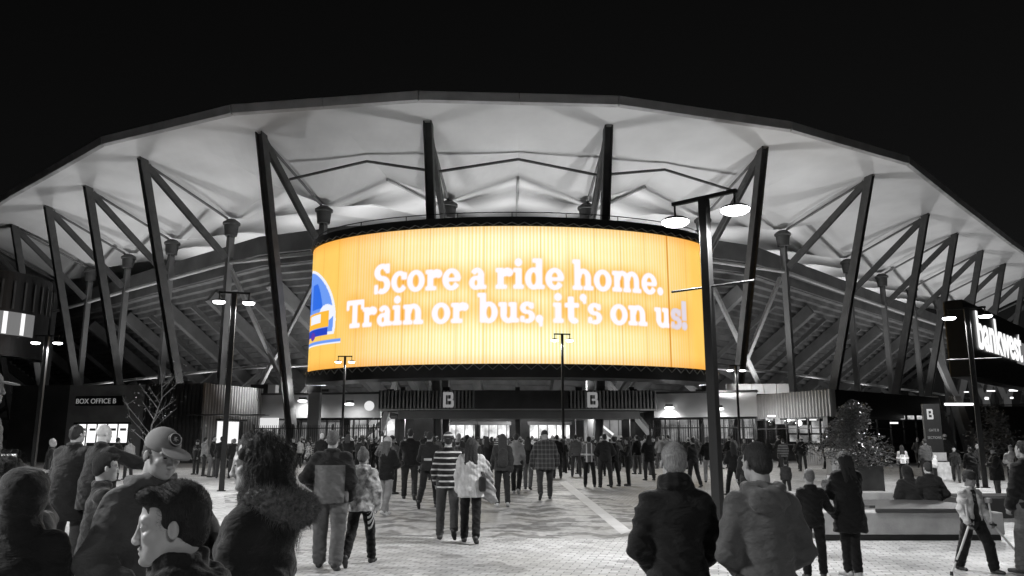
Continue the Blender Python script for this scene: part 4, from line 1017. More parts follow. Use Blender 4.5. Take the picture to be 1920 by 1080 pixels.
ADOWN = ((6, 9, 18, 10), (2, 9, 20, 10)); APOCK = ((-8, 22, 48, 62), (-8, 22, 48, 62)); APHONE = ((22, 8, 105, 40), (22, 8, 105, 40)); ASWING = ((22, 8, 25, 8), (-18, 8, 22, 8)); AFOLD = ((18, 14, 85, 75), (18, 14, 80, 70)); ALINK = ((10, 14, 70, 30), (5, 9, 25, 10))
def limb(o, f, out, side):
    f, out = rad(f), rad(out); return o, np.array([side*math.sin(out)*math.cos(f*.3), math.cos(out)*math.sin(f), -math.cos(out)*math.cos(f)])
def build_person(legs=STAND, arms=ADOWN, head=(0, 0), hair='short', hairg=.02, top=('jacket', .02), puff=.028, hem=.86, collar=True, hood=None, bottom=('plain', .03), lpuff=.022, shoes='dark', child=0.0,
                 res=.016, hres=None, wide=1.0, cap=None, hands=True, detail=False, lean=0.0, seed=1, skirt=0.0, skin_g=.30, topkind='plain', open_front=False, mask=False, smile=False, capg=None, capkind='plain'):
    """returns list of (part name, mesh, material, subparts) in figure space and the figure's total height"""
    hres = hres or res * .6; hs = 1.0 + child * .38; W = wide; out = []
    hip = .93; J = {}
    for s_, (sw, kb_, ou) in zip((-1, 1), legs):
        h0 = V3(s_*.092*W, 0, hip); _, d = limb(h0, sw, ou, s_); kn = h0 + d/np.linalg.norm(d)*.43
        _, d = limb(kn, sw - kb_, ou*.3, s_); an = kn + d/np.linalg.norm(d)*.415; pit = sw - kb_
        J[s_] = [h0, kn, an, pit]
    mz = min(J[-1][2][2], J[1][2][2]); dz = .085 - mz
    up = V3(0, 0, dz)
    for s_ in (-1, 1):
        for q in range(3): J[s_][q] = J[s_][q] + up
    hipz = hip + dz; LN = Rx(-lean)   # lean forward about hips
    H = lambda x, y, z: (LN @ V3(x, y, z - hip)) + V3(0, 0, hipz)
    shz = 1.44
    A = {}
    for s_, (f, ou, be, tw_) in zip((-1, 1), arms):
        sh = H(s_*.163*W, -.005, shz - .045); _, d = limb(sh, f, ou, s_); el = sh + d/np.linalg.norm(d)*.285
        _, d2 = limb(el, f + be, ou - tw_, s_); d2 /= np.linalg.norm(d2); wr_ = el + d2*.25; A[s_] = (sh, el, wr_, d2)
    HM = LN @ Rz(-head[0]) @ Rx(head[1]); piv = H(0, -.01, 1.53); hc = piv + HM @ V3(0, .02, .10*hs)
    hp = lambda x, y, z: hc + HM @ (V3(x, y, z) * hs); hr = lambda *r: np.array(r) * hs
    # ---- body: one continuous figure
    b = Sdf(.025)
    b.ell(H(0,0,.95), (.155*W,.105,.12)).ell(H(0,0,1.1), (.135*W,.095,.15)).ell(H(0,.0,1.28), (.16*W,.105,.17)).cap(H(-.12*W,0,1.385), H(.12*W,0,1.385), .045).cap(H(-.15*W,0,1.39), H(0,0,1.455), .035, .045).cap(H(.15*W,0,1.39), H(0,0,1.455), .035, .045)
    b.cap(H(0,-.01,1.40), piv, .065, .052).cap(piv, hp(0,-.02,-.05), .052, .056*hs)
    for s_ in (-1, 1):
        h0, kn, an, pit = J[s_]; b.cap(h0, kn, .078*W, .05).cap(kn, an, .05, .036).ell(h0 + V3(0,-.05,-.0), (.08*W,.075,.09))
        fd = Rx(min(0, pit)*.9) @ V3(s_*.12, 1, 0); fd /= np.linalg.norm(fd); b.cap(an + V3(0,-.02,-.035), an + fd*.15 + V3(0,0,-.05), .03, .026)
        sh, el, wr_, d2 = A[s_]; b.cap(sh, el, .045, .037).cap(el, wr_, .036, .025)
    bparts = [b.mesh(max(res, .014))]
    # head
    h = Sdf(.012*hs)
    h.cap(piv - V3(0,0,.03), hp(0,-.025,-.06), .053, .055*hs); E = lambda x, y, z, r, k=None, sub=False: h.ell(hp(x, y, z), hr(*r), HM, k, sub)
    E(0,-.012,.032,(.075,.094,.088)); E(0,.026,-.03,(.06,.058,.085), .02); E(0,.048,-.082,(.038,.034,.03), .025); E(0,.072,-.095,(.019,.017,.016), .015)
    E(.03,.03,-.065,(.03,.04,.035), .02); E(-.03,.03,-.065,(.03,.04,.035), .02)
    for s_ in (-1, 1):
        E(s_*.033,.0925,.001,(.016,.012,.010), .014, True); E(s_*.03,.071,.022,(.024,.012,.010), .016); E(s_*.042,.060,-.024,(.020,.018,.016), .014)
        E(s_*.079,-.008,-.010,(.010,.0155,.026), .005); E(s_*.088,-.001,-.006,(.006,.0095,.016), .003, True); E(s_*.083,-.006,-.008,(.004,.005,.012), .003); E(s_*.012,.093,-.042,(.008,.010,.007), .007); E(s_*.032,.0715,.001,(.014,.0120,.0120), .006)
    h.cap(hp(0,.078,.026), hp(0,.0855,-.004), .0085*hs, .0065*hs, k=.014).cap(hp(0,.0835,-.0), hp(0,.0985,-.033), .0065*hs, .0095*hs, k=.012); E(0,.096,-.039,(.010,.010,.006), .010)
    E(0,.080,-.061,(.021,.012,.0065), .008); E(0,.078,-.0735,(.018,.012,.0075), .008); E(0,.093,-.0672,(.019,.006,.0018), .003, True); E(0,.091,-.084,(.012,.006,.004), .008, True)
    bparts.append(h.mesh(hres))
    # hands: palm, four unequal fingers, thumb
    if hands:
        for s_ in (-1, 1):
            sh, el, wr_, d2 = A[s_]; hd = Sdf(.007)
            pn = V3(-s_, 0, 0); pn -= d2 * pn.dot(d2); pn /= np.linalg.norm(pn)+1e-9; ac = np.cross(d2, pn) * s_   # towards the thumb side (front)
            if ac[1] < 0 and abs(d2[2]) > .5: ac = -ac
            hk = 1.0
            hd.cap(wr_ - d2*.03, wr_ + d2*.02, .024, .024).cap(wr_ + d2*.02 + ac*.016, wr_ + d2*.085 + ac*.024, .015, .013).cap(wr_ + d2*.02 - ac*.016, wr_ + d2*.08 - ac*.024, .015, .013).cap(wr_ + d2*.03, wr_ + d2*.085, .015, .014)
            for q, (o_, l_) in enumerate(((.030, .068), (.010, .076), (-.010, .070), (-.029, .055))):
                a0 = wr_ + d2*.085 + ac*o_; c1 = math.radians(22 + 5*q); a1 = a0 + (d2*math.cos(c1) + pn*math.sin(c1))*l_*.5; c2 = math.radians(55 + 6*q); a2 = a1 + (d2*math.cos(c2) + pn*math.sin(c2))*l_*.5
                hd.cap(a0, a1, .0088, .0082, k=.003).cap(a1, a2, .0082, .007, k=.003)
            t0 = wr_ + d2*.03 + ac*.024; t1 = t0 + (d2*.6 + ac*.75 + pn*.35)*.036; hd.cap(t0, t1, .012, .0095, k=.005).cap(t1, t1 + (d2*.95 + ac*.2 + pn*.3)*.032, .0095, .008, k=.003)
            bparts.append(hd.mesh(min(.0075, hres) if detail else .009))
    out.append(("body", to_mesh("body", bparts), skin(skin_g), []))
    # ---- trousers
    t = Sdf(.03); lp_ = lpuff
    t.ell(H(0,-.005,.95), (.158*W+lp_,.11+lp_*.6,.13)).cap(H(0,0,.95), H(0,0,1.03), .12*W+lp_*.7, .12*W + lp_*.5, ay=.75)
    for s_ in (-1, 1):
        h0, kn, an, pit = J[s_]; t.ell(h0 + V3(0,-.045,.0), (.09*W+lp_*.5,.085,.10)).cap(h0, kn, .085*W+lp_*.8, .055+lp_, k=.02).cap(kn, an + (kn-an)*.06, .054+lp_, .045+lp_*1.1, k=.02)
    fo_ = folds(.0045, seed + 5)
    def tpost(X, Y, Z): return fo_(X, Y, Z) + .0045*np.sin(Z*95 + X*20 + Y*30)*np.clip((.34 - Z)/.2, 0, 1)
    out.append(("trousers", to_mesh("trousers", [t.mesh(res, tpost)]), cloth(bottom[1], bottom[0]), []))
    # ---- shoes
    for s_ in (-1, 1):
        h0, kn, an, pit = J[s_]; F_ = Rz(-s_*8) @ Rx(min(0, pit)*.95 if an[2] > .10 else 0); fp = lambda x, y, z: an + F_ @ V3(x, y, z)
        f = Sdf(.02); f.cap(fp(0,-.045,-.045), fp(0,.06,-.05), .038, .04, k=.02).cap(fp(0,.06,-.05), fp(.0,.165,-.056), .042, .032).cap(fp(0,-.01,.0), fp(0,-.03,-.04), .042, .04); f.cut(fp(0,0,-.083), F_ @ V3(0,0,-1))
        out.append(("shoe", to_mesh("shoe", [f.mesh(min(res, .012))]), SHOE_W if shoes == 'pale' else SHOE, []))
    # ---- top garment
    j = Sdf(.035); pf = puff
    hemz = hem; tors = Sdf(.035)
    j.cap(H(0,-.022,hemz - .0), H(0,-.008,1.14), .158*W+pf+skirt, .142*W+pf, ay=.86).ell(H(0,0,1.27), (.172*W+pf,.115+pf,.19)).cap(H(-.115*W,-.005,1.37), H(.115*W,-.005,1.37), .056+pf*.5, k=.04).cap(H(-.15*W,-.005,1.375), H(0,-.01,1.46), .042+pf*.4, .05+pf*.3, k=.04).cap(H(.15*W,-.005,1.375), H(0,-.01,1.46), .042+pf*.4, .05+pf*.3, k=.04)
    if hem < .8: j.cap(H(0,-.022,hem), H(0,-.022,1.0), .165*W+pf+skirt, .158*W+pf, ay=.88)
    j.cut(H(0,0,hem), LN @ V3(0,0,-1))
    j.cap(H(0,-.01,1.41), H(0,-.008,1.47), .082+pf*.4, .066+pf*.3, k=.04)
    for s_ in (-1, 1):
        sh, el, wr_, d2 = A[s_]; j.cap(sh, el, .048+pf*.7, .045+pf*.85, k=.045).cap(el, wr_ - d2*.005, .046+pf*.85, .034+pf*.7, k=.025)
        if topkind == 'puffer' or pf > .035: j.cap(wr_ - d2*.03, wr_, .036+pf*.5, .034+pf*.5)
    if collar:
        for q in range(10):
            a0 = q/10*2*math.pi; a1 = (q+1)/10*2*math.pi; f_ = lambda a, zz: H(math.sin(a)*(.07+pf*.35), math.cos(a)*.068 - .012, zz - .012*math.cos(a))
            j.cap(f_(a0, 1.485), f_(a1, 1.485), .024 + (.012 if collar == 'high' else 0), k=.015)
            if collar == 'high': j.cap(f_(a0, 1.53), f_(a1, 1.53), .022, k=.02)
    if hood in ('down', 'fur'):
        for q in range(7):
            a0 = rad(70 + q*220/7); a1 = rad(70 + (q+1)*220/7); rr = .10; f_ = lambda a: H(math.sin(a)*rr, math.cos(a)*.095 - .04, 1.49 - .03*max(0, -math.cos(a)))
            j.cap(f_(a0), f_(a1), .034, k=.02)
        j.ell(H(0,-.125,1.405), (.125,.055,.085), k=.02).ell(H(0,-.14,1.45), (.11,.045,.05), k=.012)
    if hood == 'up':
        E2 = lambda x, y, z, r, k=None, sub=False: j.ell(hp(x, y, z), hr(*r), HM, k, sub)
        E2(0,-.02,.035,(.105,.118,.115), .02); j.cap(hp(0,-.03,-.02), H(0,-.02,1.46), .10*hs, .09, k=.03)
        E2(0,.11,-.02,(.062,.07,.095), .015, True)
    if open_front: j.cap(H(0,.18,.78), H(0,.15,1.5), .10, .06, k=.01, sub=True)
    if mask: pass
    out.append(("jacket" if topkind in ('plain', 'yoke', 'puffer', 'hivis') else "shirt", to_mesh("jacket", [j.mesh(res, folds(.0105 if detail else .008, seed))]), cloth(top[1], topkind), []))
    if open_front:
        v = Sdf(.03); v.cap(H(0,.02,.9), H(0,.02,1.36), .145*W, .12, ay=.72); out.append(("t_shirt", to_mesh("t_shirt", [v.mesh(res)]), cloth(.02, 'graphic'), []))
    if hood == 'fur':
        fu = Sdf(.02); r_ = np.random.RandomState(4)
        for q in range(9):
            a0 = rad(75 + q*210/9); a1 = rad(75 + (q+1)*210/9); f_ = lambda a: H(math.sin(a)*.15, math.cos(a)*.13 - .06, 1.475 - .05*max(0, -math.cos(a))); fu.cap(f_(a0), f_(a1), .052 + .008*r_.rand())
        def fpost(X, Y, Z): return .010*np.sin(X*150 + 3*np.sin(Z*90))*np.sin(Y*140 + 2*np.sin(X*70))*np.sin(Z*130) + .006*np.sin(X*310)*np.sin(Z*290 + Y*200)
        fm_ = fu.mesh(.007, fpost); out.append(("fur_trim", to_mesh("fur_trim", [fm_, strands(*fm_, 9000, .034, .0009, down=.25, back=(0,0,.1), seg=3, seed=3, lift=1.0)]), mat("fur", .16, .9, 1.0, 120, .5, 60), []))
    # ---- hair and headwear
    if hair and hair != 'bald' and hood != 'up':
        g = Sdf(.015); E3 = lambda x, y, z, r, k=None, sub=False: g.ell(hp(x, y, z), hr(*r), HM, k, sub); gr = min(hres, .012) if detail else hres
        (E3(0,-.018,.038,(.083,.099,.092)) if hair in ('long','curly','pony','bun') else E3(0,-.016,.036,(.0785,.0955,.0915))); E3(0,-.055,-.02,(.064,.052,.06), .02)
        rs_ = np.random.RandomState(seed)
        if hair in ('long', 'curly'): 
            for s_ in (-1, 0, 1):
                g.cap(hp(s_*.045,-.06,.0), H(s_*.075,-.10,1.40 - (.0 if hair == 'curly' else .08)), .058*hs, .045, k=.03)
            if hair == 'curly':
                for q in range(14): a_ = rs_.rand()*math.pi - math.pi/2; g.ell(hp(math.sin(a_)*.085, -abs(math.cos(a_))*.09 - .01, .06 - .20*rs_.rand()), hr(.04,.04,.045), None, .02)
        if hair == 'pony': g.cap(hp(0,-.10,.02), hp(0,-.14,-.05), .03, .035).cap(hp(0,-.14,-.05), hp(0,-.13,-.22), .035, .015)
        if hair == 'bun': E3(0,-.05,.125,(.042,.042,.036))
        if hair == 'topknot': E3(-.0,.01,.125,(.05,.05,.032)); E3(.02,.0,.14,(.03,.03,.02))
        if hair == 'quiff': E3(0,.062,.088,(.055,.036,.026), .02)
        # clear the face and, for short cuts, the nape
        E3(0,.12,-.03,(.072,.072,.088), .008, True)
        for s_ in (-1, 1): E3(s_*.085,.03 if hair not in ('long','curly') else .058,-.045 if hair not in ('long','curly') else -.055,(.03,.055,.045) if hair not in ('long', 'curly') else (.05,.045,.075), .01, True)
        if hair in ('short', 'quiff', 'bun', 'pony', 'cropped', 'thin'): g.cut(hp(0,-.04,-.075), HM @ V3(0,.25,-1))
        if hair in ('short', 'quiff', 'cropped'):
            for s_ in (-1, 1): E3(s_*.1,-.0,-.03,(.032,.034,.038), .008, True); E3(s_*.075,.06,.03,(.02,.035,.05), .01, True)
        am = {'curly': .011, 'short': .003, 'quiff': .0012, 'long': .004, 'cropped': .0012, 'thin': .0015}.get(hair, .003)
        hx, hy = 120, 95
        def hpost(X, Y, Z): return am*np.sin(X*hx + 2.5*np.sin(Z*30 + Y*20))*np.sin(Y*hy + 2*np.sin(Z*35))*(1 if hair != 'curly' else np.sin(Z*60 + 3*np.sin(X*50)) + .6)
        if cap: g.cut(hp(0,0,.035), HM @ V3(0,-.1,1))
        hm = g.mesh(gr, hpost); hl = [hm]
        def keep(p):
            q = (p - hc) @ HM / hs
            return ~((q[:, 1] > .035) & (q[:, 2] < (.062 if hair not in ('curly', 'long') else .3))) & ((q[:, 2] > -.06) | (hair in ('curly', 'long')))
        if detail and not cap:
            bk = HM @ V3(0, -.5, 0); fw = HM @ V3(0, .5, .5)
            if hair == 'curly': hl.append(strands(*hm, 6500, .17, .0010, down=1.3, back=bk*.2, curl=.006, seg=9, seed=seed, lift=.28, freq=95, keep=keep))
            elif hair == 'long': hl.append(strands(*hm, 3500, .12, .0010, down=.7, back=bk*.3, curl=.002, seg=5, seed=seed, lift=.25, keep=keep))
            else: hl.append(strands(*hm, 9000, {'thin': .010, 'cropped': .007, 'quiff': .008}.get(hair, .010)*hs, .0006, down=.15, back=bk*(.9 if hair != 'quiff' else -.5) + V3(0,0,.2), seg=2, seed=seed, lift=.28, keep=keep, mess=.12))
        out.append(("hair", to_mesh("hair", hl), hairm(hairg), []))
        # eyebrows and eyes for figures seen close
    if detail:
        eb = Sdf(.004)
        for s_ in (-1, 1): eb.cap(hp(s_*.016,.0805,.023), hp(s_*.032,.0795,.027), .0028, k=.003).cap(hp(s_*.032,.0795,.027), hp(s_*.05,.068,.022), .0032, .0025, k=.003)
        out.append(("eyebrows", to_mesh("eyebrows", [eb.mesh(.003)]), hairm(max(.02, hairg)), []))
        for s_ in (-1, 1):
            ey = Sdf(.001); ey.ell(hp(s_*.032,.0765,.001), hr(.0105,.0090,.0055), HM); out.append(("eye", to_mesh("eye", [ey.mesh(.0022)]), mat("eye_dark", .035, .15, 0, 1, .6, 90), []))
    if hair == 'beanie' or cap == 'beanie':
        g = Sdf(.01); g.ell(hp(0,-.018,.045), hr(.092,.108,.10), HM).ell(hp(0,-.018,.02), hr(.096,.112,.045), HM, .01); g.cut(hp(0,.0,.005), HM @ V3(0,-.25,-1))
        out.append(("beanie", to_mesh("beanie", [g.mesh(hres)]), cloth(capg or .03, capkind), []))
    if cap == 'cap':
        g = Sdf(.008); g.ell(hp(0,-.014,.042), hr(.0805,.100,.086), HM); g.cut(hp(0,0,.026), HM @ V3(0,-.12,-1)); BR = HM @ Rx(-10); g.ell(hp(0,.115,.034), hr(.068,.080,.0095), BR, .006)
        out.append(("cap", to_mesh("cap", [g.mesh(min(hres, .004) if detail else hres)]), mat(f'cap_felt_{capg or .25}', capg or .25, .9, .1, 200, .12, 12), []))
    return out, (hc, HM, hs, A, H)
HEIGHT = {}
def standing_height(o):   # top of the tallest mesh in figure space
    return max(max(v.co.z for v in me.vertices) for _, me, _, _ in o)
def person(label, x, y, height, yaw=0, z=0.0, group=None, top_z=None, **kw):
    parts, info = build_person(**kw)
    e = empty("person", (x, y, z), rad(yaw), label, "person", group)
    top = max(float(np.max(np.array([c for c in _vz(me)]))) for _, me, _, _ in parts)
    s = height / top; e.scale = (s, s, s)
    for nm, me, m, _ in parts: part(nm, me, m, e)
    e["_s"] = s; del e["_s"]
    return e, s, info
def _vz(me):
    a = np.empty(len(me.vertices)*3, np.float32); me.vertices.foreach_get("co", a); return [a.reshape(-1, 3)[:, 2].max()]
def w_of(e, s, p):   # figure space -> world
    a = e.rotation_euler.z; c, q = math.cos(a), math.sin(a); p = np.array(p) * s
    return Vector((e.location.x + c*p[0] - q*p[1], e.location.y + q*p[0] + c*p[1], e.location.z + p[2]))
def near(label, px, top_py, Y, yaw=0, **kw):
    t = atY(px, top_py, Y); return person(label, t.x, Y, t.z, yaw, **kw)
def mid(label, px, top_py, base_py, yaw=0, **kw):
    g = atZ(px, base_py, 0); t = atY(px, top_py, g.y); kw.setdefault('res', .016 if g.y < 16 else .022); return person(label, t.x, g.y, t.z, yaw, **kw)
# ----------------------------------------------------------------- people close to the camera
DK = ('p', .010); BL = ('p', .006)
near("grey-haired man in a black high-collared jacket, seen from behind left of the tall lamp post", 1262, 826, 4.75, 0, hair='thin', hairg=.38, top=BL, puff=.032, arms=((-6,17,42,50),(-6,17,42,50)), res=.010, hres=.005, detail=True, collar='high', wide=1.0, bottom=('plain', .01), hem=.80, seed=3)
near("young man in a grey hooded sweatshirt seen from behind, right of the tall lamp post", 1420, 826, 4.55, 6, hair='cropped', hairg=.03, top=('p', .085), puff=.030, arms=((-6,15,42,50),(-6,15,42,50)), res=.010, hres=.005, detail=True, hood='down', topkind='sweater', bottom=('plain', .012), hem=.86, seed=8, head=(-12, -6))
capman = near("man in a grey baseball cap and grey jacket looking down to the right", 300, 800, 3.9, -128, hair='short', hairg=.05, cap='cap', top=('p', .075), puff=.04, capg=.18, arms=((4,34,62,50),(4,24,60,40)), res=.009, hres=.0045, detail=True, hood='down', head=(-4, -16), seed=5, skin_g=.36)
near("boy with short dark hair in profile, nearest the camera at lower left", 340, 893, 2.35, 110, hair='quiff', hairg=.022, child=.35, top=DK, puff=.03, arms=ADOWN, res=.008, hres=.0035, detail=True, hood='down', collar='high', head=(0, -4), seed=6, skin_g=.36)
near("woman with long curly hair and a black parka with fur-trimmed hood", 492, 800, 3.35, 92, hair='curly', hairg=.028, top=('p', .012), puff=.05, arms=((12,10,50,35),(-6,12,30,10)), res=.009, hres=.0045, detail=True, hood='fur', head=(-17, -6), hem=.72, seed=9, skin_g=.36)
near("child in a black hooded top with the hood up at the lower left corner", 52, 874, 3.6, 14, hair=None, top=('p', .012), puff=.05, child=.3, arms=ADOWN, res=.009, hres=.006, detail=False, hood='up', seed=12)
e7, s7, i7 = near("person at the left edge tilting the head up and holding a phone high", 24, 838, 3.9, 26, hair='long', hairg=.03, top=('p', .05), puff=.035, arms=((84,2,76,24),(86,0,78,28)), res=.010, hres=.005, detail=True, head=(64, 10), hood='down', seed=14, skin_g=.36)
hw = w_of(e7, s7, (i7[3][1][2] + i7[3][-1][2]) / 2 + i7[3][1][3] * .12)
ph = empty("phone", hw, rad(22), "black phone with a glowing strip held up at the left edge", "phone")
MB().box(-.038, -.005, -.075, .038, .005, .075).build("casing", M_BLACK, ph, bevel=.004); MB().box(-.034, -.0065, .015, .034, -.0055, .05).build("screen_glow", emis("phone_glow", 1.2), ph); MB().box(-.034, -.0065, -.07, .034, -.0055, .012).build("screen_dim", emis("phone_dim", .02), ph)
top8 = atY(-20, 692, 4.2)
person("child in a pale cap sitting on a man's shoulders at the left edge", top8.x, 4.2, .92, -75, z=top8.z - .92, legs=((82,85,10),(82,85,10)), arms=((8,8,40,20),(8,8,45,20)), child=.45, capg=.3, hair='short', cap='cap', hairg=.05, top=('p', .16), res=.011, hres=.006, bottom=('plain', .02), seed=15, head=(-5, 0), shoes='dark')
near("man at the left edge carrying a child on his shoulders", -42, 800, 4.3, -75, hair='short', hairg=.02, top=('p', .02), arms=((12,14,125,25),(12,14,125,25)), res=.012, hres=.006, seed=16)

